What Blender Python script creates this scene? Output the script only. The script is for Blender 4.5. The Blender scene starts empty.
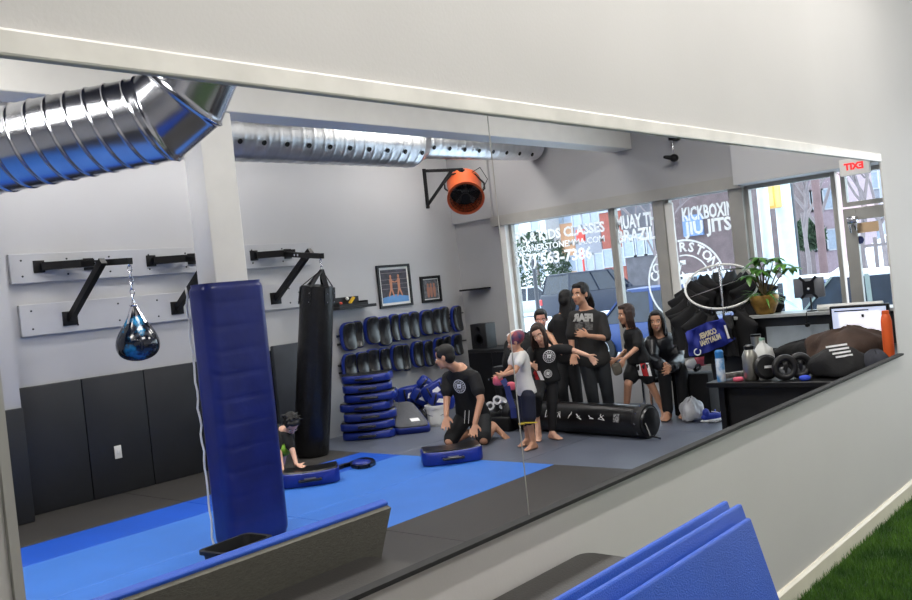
import bpy, bmesh, math, random
from mathutils import Vector, Matrix, Quaternion
from mathutils.bvhtree import BVHTree
random.seed(7)
SC = bpy.context.scene
COL = SC.collection
PI = math.pi
# ---------------------------------------------------------------- camera frame
F = 900.0; CX = 456.0; CY = 300.0; CH = 1.6
RX = Vector((0.7494147, 0.06925781, 0.65846865))
RY = Vector((0.65381576, 0.07942775, -0.75247338))
RZ = Vector((-0.10441534, 0.99443179, 0.01424247))
ROT = Matrix((RX, RY, RZ))
EYE = Vector((0, 0, CH))
def ray(x, y): return ROT @ Vector((x - CX, -(y - CY), -F))
def at_z(x, y, z=0.0): r = ray(x, y); return EYE + r * ((z - CH) / r.z)
def at_x(x, y, X): r = ray(x, y); return EYE + r * (X / r.x)
def at_y(x, y, Y): r = ray(x, y); return EYE + r * (Y / r.y)
def at_d(x, y, d): return EYE + ray(x, y) * (d / F)
CR = ROT @ Vector((1, 0, 0)); CU = ROT @ Vector((0, 1, 0)); CT = ROT @ Vector((0, 0, 1))   # right, up, towards the viewer
def dirv(a, b, c): return (CR * a + CU * b + CT * c).normalized()
UP = Vector((0, 0, 1))
cam = bpy.data.cameras.new('camera'); camo = bpy.data.objects.new('camera', cam); COL.objects.link(camo)
cam.sensor_width = 36.0; cam.lens = 36.0 * F / 912.0; cam.clip_end = 300
camo.matrix_world = Matrix.Translation(EYE) @ ROT.to_4x4()
SC.camera = camo
# ---------------------------------------------------------------- materials
def lin(c):
    c /= 255.0
    return c / 12.92 if c <= 0.04045 else ((c + 0.055) / 1.055) ** 2.4
def rgb(r, g, b): return (lin(r), lin(g), lin(b), 1.0)
MATS = {}
def mat(name, c, rough=0.6, metal=0.0, var=0.08, scale=6.0, bump=0.0, bscale=60.0, emit=0.0, spec=0.5, sheen=0.0, coat=0.0, c2=None, stretch=None):
    if name in MATS: return MATS[name]
    m = bpy.data.materials.new(name); m.use_nodes = True; nt = m.node_tree; N = nt.nodes; L = nt.links
    b = N['Principled BSDF']
    b.inputs['Roughness'].default_value = rough; b.inputs['Metallic'].default_value = metal
    b.inputs['Specular IOR Level'].default_value = spec
    if coat: b.inputs['Coat Weight'].default_value = coat; b.inputs['Coat Roughness'].default_value = 0.15
    if sheen: b.inputs['Sheen Weight'].default_value = sheen
    tc = N.new('ShaderNodeTexCoord'); src = tc.outputs['Object']
    if stretch:
        mp = N.new('ShaderNodeMapping'); mp.inputs['Scale'].default_value = stretch; L.new(src, mp.inputs[0]); src = mp.outputs[0]
    n = N.new('ShaderNodeTexNoise'); n.inputs['Scale'].default_value = scale; n.inputs['Detail'].default_value = 4; L.new(src, n.inputs['Vector'])
    r = N.new('ShaderNodeValToRGB'); L.new(n.outputs['Fac'], r.inputs[0])
    col = rgb(*c)
    lo = [max(0, v * (1 - var)) for v in col[:3]] + [1]; hi = [min(1, v * (1 + var)) for v in col[:3]] + [1]
    if c2: lo = list(rgb(*c2)); hi = list(col)
    r.color_ramp.elements[0].position = 0.35; r.color_ramp.elements[1].position = 0.65
    r.color_ramp.elements[0].color = lo; r.color_ramp.elements[1].color = hi
    L.new(r.outputs[0], b.inputs['Base Color'])
    if bump:
        n2 = N.new('ShaderNodeTexNoise'); n2.inputs['Scale'].default_value = bscale; n2.inputs['Detail'].default_value = 3; L.new(src, n2.inputs['Vector'])
        bp = N.new('ShaderNodeBump'); bp.inputs['Strength'].default_value = bump; bp.inputs['Distance'].default_value = 0.01
        L.new(n2.outputs['Fac'], bp.inputs['Height']); L.new(bp.outputs[0], b.inputs['Normal'])
    if emit:
        b.inputs['Emission Color'].default_value = col; b.inputs['Emission Strength'].default_value = emit
    MATS[name] = m
    return m
def glass_mat(name, tint=(235, 242, 245), gl=0.06):
    m = bpy.data.materials.new(name); m.use_nodes = True; nt = m.node_tree; N = nt.nodes; L = nt.links
    N.remove(N['Principled BSDF']); o = N['Material Output']
    t = N.new('ShaderNodeBsdfTransparent'); t.inputs[0].default_value = rgb(*tint)
    g = N.new('ShaderNodeBsdfGlossy'); g.inputs['Roughness'].default_value = 0.02
    mx = N.new('ShaderNodeMixShader')
    fr = N.new('ShaderNodeLayerWeight'); fr.inputs[0].default_value = 0.2
    mu = N.new('ShaderNodeMath'); mu.operation = 'MULTIPLY'; mu.inputs[1].default_value = gl * 4; L.new(fr.outputs['Fresnel'], mu.inputs[0])
    L.new(mu.outputs[0], mx.inputs[0]); L.new(t.outputs[0], mx.inputs[1]); L.new(g.outputs[0], mx.inputs[2]); L.new(mx.outputs[0], o.inputs[0])
    MATS[name] = m
    return m
# ---------------------------------------------------------------- mesh builder
class MB:
    def __init__(s): s.v = []; s.f = []; s.m = []
    def add(s, vs, fs, mi=0):
        o = len(s.v); s.v += [Vector(v) for v in vs]; s.f += [tuple(i + o for i in f) for f in fs]; s.m += [mi] * len(fs)
        return s
    def box(s, lo, hi, M=None, mi=0):
        x0, y0, z0 = lo; x1, y1, z1 = hi
        vs = [Vector(p) for p in ((x0,y0,z0),(x1,y0,z0),(x1,y1,z0),(x0,y1,z0),(x0,y0,z1),(x1,y0,z1),(x1,y1,z1),(x0,y1,z1))]
        if M is not None: vs = [M @ v for v in vs]
        return s.add(vs, [(0,3,2,1),(4,5,6,7),(0,1,5,4),(1,2,6,5),(2,3,7,6),(3,0,4,7)], mi)
    def bar(s, a, b, w, h=None, up=UP, mi=0):          # box beam from a to b
        a = Vector(a); b = Vector(b); h = h or w; d = (b - a).normalized()
        if abs(d.dot(up)) > 0.99: up = Vector((1, 0, 0))
        x = d.cross(up).normalized(); y = x.cross(d)
        vs = [p + x * (sx * w / 2) + y * (sy * h / 2) for p in (a, b) for sx, sy in ((-1,-1),(1,-1),(1,1),(-1,1))]
        return s.add(vs, [(0,1,2,3),(7,6,5,4),(0,4,5,1),(1,5,6,2),(2,6,7,3),(3,7,4,0)], mi)
    def loft(s, rings, cap=True, mi=0):
        n = len(rings[0]); vs = [p for r in rings for p in r]; fs = []
        for i in range(len(rings) - 1):
            for j in range(n):
                k = (j + 1) % n
                fs.append((i*n+j, i*n+k, (i+1)*n+k, (i+1)*n+j))
        if cap: fs.append(tuple(reversed(range(n)))); fs.append(tuple((len(rings)-1)*n + j for j in range(n)))
        return s.add(vs, fs, mi)
    def tube(s, pts, rad, n=10, cap=True, mi=0):
        pts = [Vector(p) for p in pts]; k = len(pts)
        rad = rad if isinstance(rad, (list, tuple)) else [rad] * k
        d0 = (pts[1] - pts[0]).normalized(); x = d0.orthogonal().normalized(); rings = []
        for i in range(k):
            d = (pts[min(i+1, k-1)] - pts[max(i-1, 0)]).normalized()
            x = (x - d * x.dot(d)); x = x.normalized() if x.length > 1e-6 else d.orthogonal().normalized()
            y = d.cross(x)
            rings.append([pts[i] + (x * math.cos(2*PI*j/n) + y * math.sin(2*PI*j/n)) * rad[i] for j in range(n)])
        return s.loft(rings, cap, mi)
    def cone(s, a, b, ra, rb, n=12, mi=0):             # capsule with two radii
        a = Vector(a); b = Vector(b); d = b - a
        if d.length < 1e-6: d = Vector((0, 0, 1e-4)); b = a + d
        d.normalize(); x = d.orthogonal().normalized(); y = d.cross(x); rings = []
        for t in (-80, -45, 0): t = math.radians(t); rings.append((a + d * ra * math.sin(t), ra * math.cos(t)))
        for t in (0, 45, 80): t = math.radians(t); rings.append((b + d * rb * math.sin(t), rb * math.cos(t)))
        return s.loft([[c + (x * math.cos(2*PI*j/n) + y * math.sin(2*PI*j/n)) * r for j in range(n)] for c, r in rings], True, mi)
    def ell(s, c, ax, n=14, m=9, mi=0):                # ellipsoid; ax = three vectors
        c = Vector(c); X, Y, Z = [Vector(a) for a in ax]; rings = []
        for i in range(m):
            t = -PI/2 + PI * (i + 0.5) / m * 0.999
            rings.append([c + Z * math.sin(t) + (X * math.cos(2*PI*j/n) + Y * math.sin(2*PI*j/n)) * math.cos(t) for j in range(n)])
        return s.loft(rings, True, mi)
    def sup(s, c, ax, e=0.35, n=24, m=12, bend=0.0, mi=0):  # rounded cushion (superellipsoid)
        c = Vector(c); X, Y, Z = [Vector(a) for a in ax]; rings = []
        pw = lambda v: math.copysign(abs(v) ** e, v)
        for i in range(m):
            t = -PI/2 + PI * (i + 0.5) / m; r = []
            for j in range(n):
                q = 2 * PI * j / n; u = pw(math.cos(t)) * pw(math.cos(q)); v = pw(math.cos(t)) * pw(math.sin(q)); w = pw(math.sin(t))
                r.append(c + X * u + Y * v + Z * (w + bend * (v * v)))
            rings.append(r)
        return s.loft(rings, True, mi)
    def lathe(s, base, prof, n=20, axis=UP, mi=0):     # prof = [(radius, height)]
        base = Vector(base); axis = Vector(axis).normalized(); x = axis.orthogonal().normalized(); y = axis.cross(x)
        return s.loft([[base + axis * h + (x * math.cos(2*PI*j/n) + y * math.sin(2*PI*j/n)) * max(r, 1e-4) for j in range(n)] for r, h in prof], True, mi)
    def prism(s, poly, off, mi=0):                     # polygon (3D points) swept by a vector
        poly = [Vector(p) for p in poly]; off = Vector(off); n = len(poly)
        return s.add(poly + [p + off for p in poly], [tuple(reversed(range(n))), tuple(range(n, 2*n))] + [(i, (i+1)%n, n+(i+1)%n, n+i) for i in range(n)], mi)
    def torus(s, c, ax, ay, R, r, n=32, m=8, mi=0, a0=0.0, a1=2*PI):
        c = Vector(c); ax = Vector(ax).normalized(); ay = Vector(ay).normalized()
        full = abs(a1 - a0 - 2*PI) < 1e-6; k = n if full else n + 1
        pts = [c + (ax * math.cos(a0 + (a1-a0)*i/n) + ay * math.sin(a0 + (a1-a0)*i/n)) * R for i in range(k)]
        if not full: return s.tube(pts, r, m, True, mi)
        az = ax.cross(ay); vs = []
        for i in range(n):
            q = 2*PI*i/n; d = ax * math.cos(q) + ay * math.sin(q)
            for j in range(m): vs.append(c + d * (R + r * math.cos(2*PI*j/m)) + az * (r * math.sin(2*PI*j/m)))
        fs = [(i*m+j, ((i+1)%n)*m+j, ((i+1)%n)*m+(j+1)%m, i*m+(j+1)%m) for i in range(n) for j in range(m)]
        return s.add(vs, fs, mi)
    def mesh(s, name):
        me = bpy.data.meshes.new(name); me.from_pydata([tuple(v) for v in s.v], [], s.f)
        me.validate()
        if len(me.polygons) == len(s.m): me.polygons.foreach_set('material_index', s.m)
        bm = bmesh.new(); bm.from_mesh(me); bmesh.ops.recalc_face_normals(bm, faces=bm.faces); bm.to_mesh(me); bm.free()
        return me
    def build(s, name, material, parent=None, smooth=True, bevel=0.0, voxel=0.0, relax=0, angle=40, sub=0, solid=0.0):
        me = s.mesh(name)
        o = bpy.data.objects.new(name, me); COL.objects.link(o)
        for m in (material if isinstance(material, (list, tuple)) else [material]): me.materials.append(m)
        if voxel:
            md = o.modifiers.new('r', 'REMESH'); md.mode = 'VOXEL'; md.voxel_size = voxel
            if relax: sm = o.modifiers.new('s', 'SMOOTH'); sm.factor = 0.5; sm.iterations = relax
        if sub: md = o.modifiers.new('u', 'SUBSURF'); md.levels = sub; md.render_levels = sub
        if solid: md = o.modifiers.new('t', 'SOLIDIFY'); md.thickness = solid
        if bevel: md = o.modifiers.new('b', 'BEVEL'); md.width = bevel; md.segments = 2; md.limit_method = 'ANGLE'
        if o.modifiers:
            dg = bpy.context.evaluated_depsgraph_get(); ne = bpy.data.meshes.new_from_object(o.evaluated_get(dg)); o.modifiers.clear()
            o.data = ne; me = ne; me.name = name
            if not me.materials:
                for m in (material if isinstance(material, (list, tuple)) else [material]): me.materials.append(m)
        if smooth:
            me.polygons.foreach_set('use_smooth', [True] * len(me.polygons))
            if not voxel:
                try: me.set_sharp_from_angle(angle=math.radians(angle))
                except Exception: pass
        if parent is not None: o.parent = parent; o.matrix_parent_inverse = parent.matrix_world.inverted() if False else Matrix.Translation(-parent.location) if parent.type == 'EMPTY' else Matrix()
        return o
def tag(o, label, cat, group=None, kind=None):
    if label: o['label'] = label
    if cat: o['category'] = cat
    if group: o['group'] = group
    if kind: o['kind'] = kind
    return o
def thing(name, label, cat, loc=(0, 0, 0), group=None):
    o = bpy.data.objects.new(name, None); COL.objects.link(o); o.location = loc; o.empty_display_size = 0.1
    return tag(o, label, cat, group)
def struct(name, mb, m, label=None, **k):
    o = mb.build(name, m, **k); o['kind'] = 'structure'
    if label: o['label'] = label
    return o
def dup(o, dloc=(0, 0, 0), rotz=0.0, label=None):
    r = o.copy(); COL.objects.link(r); r.location = Vector(o.location) + Vector(dloc); r.rotation_euler.z += rotz
    if label: r['label'] = label
    def rec(a, b):
        for ch in list(a.children):
            c = ch.copy(); COL.objects.link(c); c.parent = b; rec(ch, c)
    rec(o, r)
    return r
def text_mesh(txt, size, name='lettering', depth=0.002, bold=0.0, fill=None):
    cu = bpy.data.curves.new(name, 'FONT'); cu.body = txt; cu.size = size; cu.extrude = depth; cu.offset = bold; cu.align_x = 'CENTER'; cu.align_y = 'CENTER'; cu.resolution_u = 2
    o = bpy.data.objects.new(name, cu); COL.objects.link(o)
    dg = bpy.context.evaluated_depsgraph_get(); me = bpy.data.meshes.new_from_object(o.evaluated_get(dg))
    bpy.data.objects.remove(o); bpy.data.curves.remove(cu)
    return me
def text_obj(txt, size, o, x, y, material, parent=None, name='lettering', mirror=False, bold=0.0, depth=0.002, width=None):
    me = text_mesh(txt, size, name, depth, bold)
    x = Vector(x).normalized(); y = Vector(y).normalized(); z = x.cross(y)
    if width:
        xs = [v.co.x for v in me.vertices]; w = max(xs) - min(xs); sx = width / w
        for v in me.vertices: v.co.x *= sx
    if mirror:
        for v in me.vertices: v.co.x *= -1
    for v in me.vertices: v.co = Vector(o) + x * v.co.x + y * v.co.y + z * v.co.z
    ob = bpy.data.objects.new(name, me); COL.objects.link(ob); me.materials.clear(); me.materials.append(material)
    if parent is not None:
        ob.parent = parent
        if parent.type == 'EMPTY': ob.matrix_parent_inverse = Matrix.Translation(-parent.location)
    return ob
# shared materials
M_wall = mat('painted_wall', (208, 205, 202), 0.6, var=0.02, scale=1.2, spec=0.25, bump=0.05, bscale=90)
M_wall2 = mat('painted_wall_grey', (184, 184, 185), 0.6, var=0.02, scale=1.2, bump=0.03)
M_head = mat('header_grey', (172, 172, 173), 0.6, var=0.03, scale=1.5)
M_white = mat('white_paint', (232, 231, 226), 0.5, var=0.02)
M_cream = mat('cream_trim', (235, 228, 208), 0.45, var=0.03)
M_black = mat('black_metal', (16, 16, 18), 0.4, metal=0.3, var=0.2)
M_blackpad = mat('black_wall_pad', (31, 33, 37), 0.5, var=0.06, bump=0.1, bscale=25)
M_blk = mat('black_vinyl', (18, 18, 20), 0.28, var=0.2, bump=0.2, bscale=18)
M_blkmatte = mat('black_plastic', (20, 20, 22), 0.55, var=0.2)
M_navy = mat('navy_vinyl', (26, 38, 108), 0.3, var=0.12, bump=0.25, bscale=8)
M_bluepad = mat('blue_vinyl', (24, 46, 135), 0.3, var=0.15, bump=0.15, bscale=20)
M_matblue = mat('blue_mat', (62, 120, 208), 0.45, var=0.04, scale=3, bump=0.15, bscale=140)
M_matblue2 = mat('blue_mat_dark_sheen', (24, 84, 194), 0.45, var=0.04, scale=3, bump=0.15, bscale=140)  # darker sheen of the row by the padded wall, put into the base colour
M_leanblue = mat('blue_standing_mat', (24, 82, 192), 0.5, var=0.05, scale=5, bump=0.3, bscale=260)
M_matchar = mat('charcoal_mat', (60, 58, 56), 0.5, var=0.05, scale=3, bump=0.15, bscale=140)
M_matgrey = mat('slate_mat', (98, 104, 118), 0.4, var=0.05, scale=3, bump=0.1, bscale=140)
M_foam = mat('grey_foam_back', (104, 102, 92), 0.85, var=0.12, scale=40, bump=0.5, bscale=80, stretch=(1, 1, 6))
M_steel = mat('galvanised_steel', (214, 216, 220), 0.3, metal=1.0, var=0.08, scale=9, bump=0.03, bscale=12)
M_steel2 = mat('polished_duct_steel', (192, 194, 200), 0.2, metal=1.0, var=0.08, scale=5)
M_chrome = mat('chrome', (210, 210, 215), 0.15, metal=1.0)
M_frame = mat('aluminium_frame', (168, 166, 160), 0.45, metal=0.2, var=0.04)
M_dec = mat('white_print', (250, 250, 250), 0.5, var=0.01)
def translucent_mat(name, c):
    m = bpy.data.materials.new(name); m.use_nodes = True; N = m.node_tree.nodes; L = m.node_tree.links; N.remove(N['Principled BSDF'])
    a = N.new('ShaderNodeBsdfDiffuse'); a.inputs[0].default_value = rgb(*c); b = N.new('ShaderNodeBsdfTranslucent'); b.inputs[0].default_value = rgb(*c)
    x = N.new('ShaderNodeMixShader'); x.inputs[0].default_value = 0.5; L.new(a.outputs[0], x.inputs[1]); L.new(b.outputs[0], x.inputs[2]); L.new(x.outputs[0], N['Material Output'].inputs[0]); return m
M_vinyl = translucent_mat('white_vinyl_lettering', (252, 252, 252))
M_glass = glass_mat('window_glass')
M_orange = mat('orange_plastic', (226, 96, 40), 0.4, var=0.06)
M_navyceil = mat('navy_ceiling', (34, 40, 62), 0.7, var=0.05)
# ================================================================ SETTING
WX = -1.7; FARX = -8.1; WINY = 9.4; ZC = 3.75
OY0, OY1, OZ0, OZ1 = 0.66, 6.2, 0.868, 2.118  # wall mirror made as an opening; its reflection is modelled behind
w = MB()
w.box((WX-0.010, -2.0, -0.04), (WX, OY0, ZC)).box((WX-0.010, OY1, -0.04), (WX, WINY, ZC))
w.box((WX-0.010, OY0, -0.04), (WX, OY1, OZ0)).box((WX-0.010, OY0, OZ1), (WX, OY1, ZC))
struct('wall_left', w, M_wall, 'pale grey wall with the long wide mirror made as an opening onto the reflected gym', smooth=False)
t = MB().box((WX-0.012, OY0, OZ0-0.002), (WX+0.026, OY1, OZ0+0.010))
struct('trim_1', t, mat('dark_channel', (26, 26, 26), 0.8), smooth=False)
t = MB().box((WX-0.012, OY0, OZ1-0.006), (WX+0.014, OY1-0.02, OZ1+0.048))
struct('trim_2', t, mat('top_rail', (236, 232, 224), 0.3), 'cream rail along the top of the long mirror opening', smooth=False, bevel=0.006)
ys = at_x(508, 300, WX).y
t = MB().box((WX-0.006, ys-0.0016, OZ0+0.010), (WX-0.004, ys+0.0016, OZ1-0.006))
struct('trim_3', t, M_frame, smooth=False)
t = MB().box((WX-0.012, OY0-0.006, OZ0), (WX+0.012, OY0+0.012, OZ1))
struct('trim_4', t, M_frame, smooth=False)
b = MB(); b.prism([(WX, 2.0, -0.04), (WX+0.018, 2.0, -0.04), (WX+0.018, 2.0, 0.045), (WX+0.008, 2.0, 0.06), (WX, 2.0, 0.06)], (0, 7.4, 0))
struct('baseboard_left', b, M_cream, 'cream baseboard between pale wall and green turf', smooth=False)
# floors
struct('floor', MB().box((FARX, -2.0, -0.14), (2.6, WINY, -0.045)), mat('concrete', (120, 118, 114), 0.8), smooth=False)
# far wall, window wall, backs
struct('wall_far', MB().box((FARX-0.1, -2.0, -0.1), (FARX, WINY+0.2, ZC)), M_wall2, 'grey far wall above the black wall padding', smooth=False)
struct('wall_back', MB().box((FARX, -2.1, -0.1), (2.6, -2.0, ZC)), M_wall2, smooth=False)
struct('wall_right', MB().box((2.6, -2.0, -0.1), (2.7, WINY, ZC)), M_wall2, smooth=False)
struct('ceiling', MB().box((FARX, -2.0, ZC), (WX-0.04, WINY+0.2, ZC+0.1)), M_navyceil, smooth=False)
struct('ceiling_near', MB().box((WX-0.04, -2.0, ZC), (2.6, WINY, ZC+0.1)), M_white, smooth=False)
XW0 = -7.3
f = MB()
f.box((FARX, WINY, -0.1), (XW0, WINY+0.2, ZC))              # pier in the corner
f.box((XW0, WINY, 2.40), (-3.95, WINY+0.2, ZC))             # header over the shop window
f.box((XW0, WINY, -0.1), (-4.1, WINY+0.2, 0.42))            # sill wall
f.box((WX, WINY, 2.6), (2.6, WINY+0.2, ZC)).box((WX, WINY, -0.1), (2.6, WINY+0.2, 0.45)).box((WX-0.04, WINY, -0.1), (WX+0.4, WINY+0.2, ZC))
struct('wall_front', f, M_head, 'grey header wall over the shop windows', smooth=False)
struct('trim_5', MB().box((-3.95, WINY-0.30, 2.36), (WX-0.04, WINY+0.2, ZC)), M_wall2, 'paler boxed header over the glazed door', smooth=False)
struct('trim_6', MB().box((XW0-0.1, WINY-0.10, 2.34), (-3.96, WINY-0.002, 2.47)), M_frame, 'long metal lintel bar over the lettered shop window', smooth=False)
struct('wall_jamb', MB().box((XW0-0.0, WINY-0.06, 0.0), (XW0+0.10, WINY+0.16, 2.40)), M_white, smooth=False)
struct('trim_7', MB().box((FARX, WINY-0.05, 2.46), (XW0-0.1, WINY-0.001, ZC-0.001)), M_head, 'slightly raised grey panel above the corner pier', smooth=False)
# beam and column
struct('beam', MB().box((-5.52, -2.0, 2.99), (-5.26, WINY-0.002, ZC)), M_white, 'long white ceiling beam resting on the column', bevel=0.01, smooth=False)
struct('column', MB().box((-5.50, 3.57, -0.04), (-5.28, 3.84, 2.99)), M_white, 'square white column wrapped in blue padding below', smooth=False, bevel=0.01)
struct('pilaster', MB().box((FARX, 2.3, -0.04), (FARX+0.25, 3.26, ZC)), M_wall2, 'shallow grey pier at the left of the far wall', smooth=False)
# ---------------------------------------------------------------- windows (frames, panes, lettering)
def frame_rect(mb, x0, x1, z0, z1, y, w, d):
    mb.box((x0, y-d/2, z0), (x0+w, y+d/2, z1)).box((x1-w, y-d/2, z0), (x1, y+d/2, z1)).box((x0+w, y-d/2, z1-w), (x1-w, y+d/2, z1)).box((x0+w, y-d/2, z0), (x1-w, y+d/2, z0+w))
xs = lambda px, py: at_y(px, py, WINY).x
GY = WINY + 0.06
XA, XB, XC, XD = XW0 + 0.10, xs(614, 250), xs(664, 250), xs(742, 250)
def window(nm, x0, x1, z0, z1, lab, fw=0.045):
    e = thing(nm, lab, None); e['kind'] = 'structure'
    m = MB(); frame_rect(m, x0, x1, z0, z1, GY, fw, 0.08); m.build('window_frame', M_frame, e, smooth=False, bevel=0.004)
    MB().box((x0+fw, GY-0.004, z0+fw), (x1-fw, GY+0.004, z1-fw)).build('pane', M_glass, e, smooth=False)
    return e
W1 = window('window_1', XA, XB-0.0, 0.42, 2.38, 'left shop window pane with white phone number lettering')
W2 = window('window_2', XB, XC-0.06, 0.42, 2.38, 'narrow shop window pane reading MUAY TH over BRAZIL')
W3 = window('window_3', XC+0.06, XD-0.06, 0.42, 2.38, 'shop window pane reading KICKBOXIN over JIU JITS')
struct('trim_8', MB().box((XC-0.06, GY-0.10, 0), (XC+0.06, GY+0.08, 2.38)).box((XD-0.06, GY-0.10, 0), (XD+0.08, GY+0.08, 2.36)), M_frame, 'grey posts between the shop window panes', smooth=False)
XE = xs(840, 240)
W4 = window('window_4', XD+0.08, XE, 0.42, 2.36, 'clear tall pane between the lettered window and the door')
W5 = window('window_5', XE+0.05, WX-0.06, 1.99, 2.36, 'transom pane above the glazed door')
e = thing('door_1', 'grey metal framed glazed shop door with closer at its top', None); e['kind'] = 'structure'
m = MB(); frame_rect(m, XE+0.05, WX-0.06, 0.0, 1.97, GY-0.02, 0.12, 0.06); m.build('door_frame', M_frame, e, smooth=False, bevel=0.004)
MB().box((XE+0.17, GY-0.024, 0.12), (WX-0.18, GY-0.016, 1.85)).build('pane', M_glass, e, smooth=False)
c = at_y(850, 222, GY-0.1); m = MB().box((c.x-0.02, c.y-0.03, c.z-0.02), (c.x+0.07, c.y+0.03, c.z+0.05)).cone((c.x+0.0, c.y, c.z-0.1), (c.x+0.0, c.y, c.z), 0.012, 0.02).cone((c.x+.05, c.y, c.z-0.08), (c.x+.05, c.y, c.z), 0.012, 0.02)
m.build('door_closer', M_chrome, e, bevel=0.004)
c = at_y(860, 240, GY-0.03); MB().lathe((c.x, c.y, c.z), [(0.0, 0), (0.04, 0), (0.04, 0.004), (0, 0.004)], axis=(0, -1, 0)).build('sticker', mat('sticker_blue', (28, 44, 96), 0.5), e)
c = at_y(868, 227, GY-0.028); MB().box((c.x-0.1, c.y-0.002, c.z-0.05), (c.x+0.1, c.y+0.002, c.z+0.05)).build('notice', mat('notice_paper', (222, 188, 150), 0.7), e)
# white strip beside the window post
struct('trim_9', MB().box((XC+0.065, GY-0.07, 0.42), (XC+0.16, GY-0.04, 2.3)), M_white, 'white strip beside the middle window post', smooth=False)
def wtxt(txt, px, py, size, par, width=None, bold=0.004, name='lettering'):
    c = at_y(px, py, GY-0.006)
    return text_obj(txt, size, c, (1, 0, 0), (0, 0, 1), M_vinyl, par, bold=bold, depth=0.0015, width=width, name=name)
def wspan(txt, pa, pb, size, par, **k):      # from the left end pixel to the right end pixel
    a = at_y(*pa, GY-0.006); b = at_y(*pb, GY-0.006); c = (a + b) / 2
    return text_obj(txt, size, c, (1, 0, 0), (0, 0, 1), M_vinyl, par, bold=k.get('bold', 0.004), depth=0.0015, width=abs(b.x-a.x))
wspan('ADULTS & KIDS CLASSES', (491, 241), (605, 229), 0.17, W1, bold=0.006)
wspan('WWW.CORNERSTONEMMA.COM', (494, 252), (605, 240), 0.11, W1, bold=0.002)
wspan('(917) 563-7386', (510, 262), (592, 254), 0.20, W1, bold=0.006)
wspan('MUAY TH', (616, 224), (656, 219), 0.22, W2, bold=0.007)
wspan('BRAZIL', (617, 238), (655, 233), 0.20, W2, bold=0.007)
wspan('KICKBOXIN', (682, 215), (734, 209), 0.21, W3, bold=0.007)
wspan('JIU JITS', (685, 229), (732, 224), 0.20, W3, bold=0.007)
# round emblem on the glass
ec = at_y(686, 281.5, GY-0.006); ER = 0.47
ecx, ecz = ec.x, ec.z
def seg_ok(x):
    if x < XC-0.07 and x > XB + 0.05: return W2
    if x > XC+0.07 and x < XD-0.07: return W3
    return None
def ringmesh(R, wd, par, lo, hi):
    m = MB(); n = 160
    for i in range(n):
        a0 = 2*PI*i/n; a1 = 2*PI*(i+1)/n; xm = ecx + R*math.cos((a0+a1)/2)
        if lo < xm < hi:
            p = [(ecx+r*math.cos(a), GY-0.006, ecz+r*math.sin(a)) for r, a in ((R-wd/2, a0), (R+wd/2, a0), (R+wd/2, a1), (R-wd/2, a1))]
            m.add(p, [(0, 1, 2, 3)])
    if m.v: m.build('emblem', M_vinyl, par, smooth=False, solid=0.002)
for R_, wd in ((ER, 0.022), (ER-0.17, 0.016)):
    ringmesh(R_, wd, W2, XB+0.05, XC-0.1); ringmesh(R_, wd, W3, XC+0.16, XD-0.11)
for i, chh in enumerate('CORNERSTONE'):
    a = math.radians(90 + (5 - i) * 15.5); r = ER - 0.08; x = ecx + r*math.cos(a); z = ecz + r*math.sin(a)
    lo = XC-0.12; par = W2 if XB+0.08 < x < lo else (W3 if XC+0.19 < x < XD-0.12 else None)
    if par is not None: text_obj(chh, 0.15, (x, GY-0.006, z), (math.sin(a), 0, -math.cos(a)), (math.cos(a), 0, math.sin(a)), M_vinyl, par, bold=0.004, depth=0.0015)
m = MB(); 
for (x0, z0, x1, z1) in ((-0.24, -0.3, -0.05, 0.22), (-0.05, 0.22, 0.02, 0.22), (-0.14, -0.02, 0.02, 0.02)): m.bar((ecx+x0, GY-0.006, ecz+z0), (ecx+x1, GY-0.006, ecz+z1), 0.05, 0.003, up=(0, 1, 0))
m.build('emblem', M_vinyl, W2, smooth=False)
m = MB().add([(XC+0.17, GY-0.006, ecz+0.12), (XC+0.42, GY-0.006, ecz-0.14), (XC+0.17, GY-0.006, ecz-0.2)], [(0, 1, 2)]).build('emblem', M_vinyl, W3, smooth=False)
# ---------------------------------------------------------------- floor mats
def mats(nm, x0, x1, y0, y1, nx, ny, m, lab, grp, zt=0.0, every=None):
    for i in range(nx):
        for j in range(ny):
            xa = x0 + (x1-x0)*i/nx; xb = x0 + (x1-x0)*(i+1)/nx; ya = y0 + (y1-y0)*j/ny; yb = y0 + (y1-y0)*(j+1)/ny
            g = 0.002
            o = MB().box((xa+g, ya+g, zt-0.045), (xb-g, yb-g, zt)).build(nm, m, bevel=0.004, smooth=False)
            tag(o, lab, 'floor mat', grp)
mats('floor_mat', -7.0, -6.42, -2.0, 6.25, 1, 4, M_matblue2, 'blue floor mat with darker sheen painted in, in the row along the black padded wall', 'deeper blue mats by the padded wall')
mats('floor_mat', -6.42, -4.55, -2.0, 6.25, 2, 4, M_matblue, 'bright blue training mat laid in the middle of the gym floor', 'bright blue mats across the floor')
mats('floor_mat', FARX+0.0, -7.0, -2.0, 6.25, 1, 4, M_matchar, 'charcoal floor mat between the blue mats and the padded wall', 'charcoal mats under the padded wall')
mats('floor_mat', -4.55, WX-0.045, -2.0, 6.25, 2, 4, M_matchar, 'charcoal floor mat between the blue mats and the mirror opening in the near wall', 'charcoal mats along the opening')
mats('floor_mat', FARX, WX-0.045, 6.25, WINY-0.02, 4, 2, M_matgrey, 'slate grey floor mat between the blue mats and the shop windows', 'slate grey mats by the windows')
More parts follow.
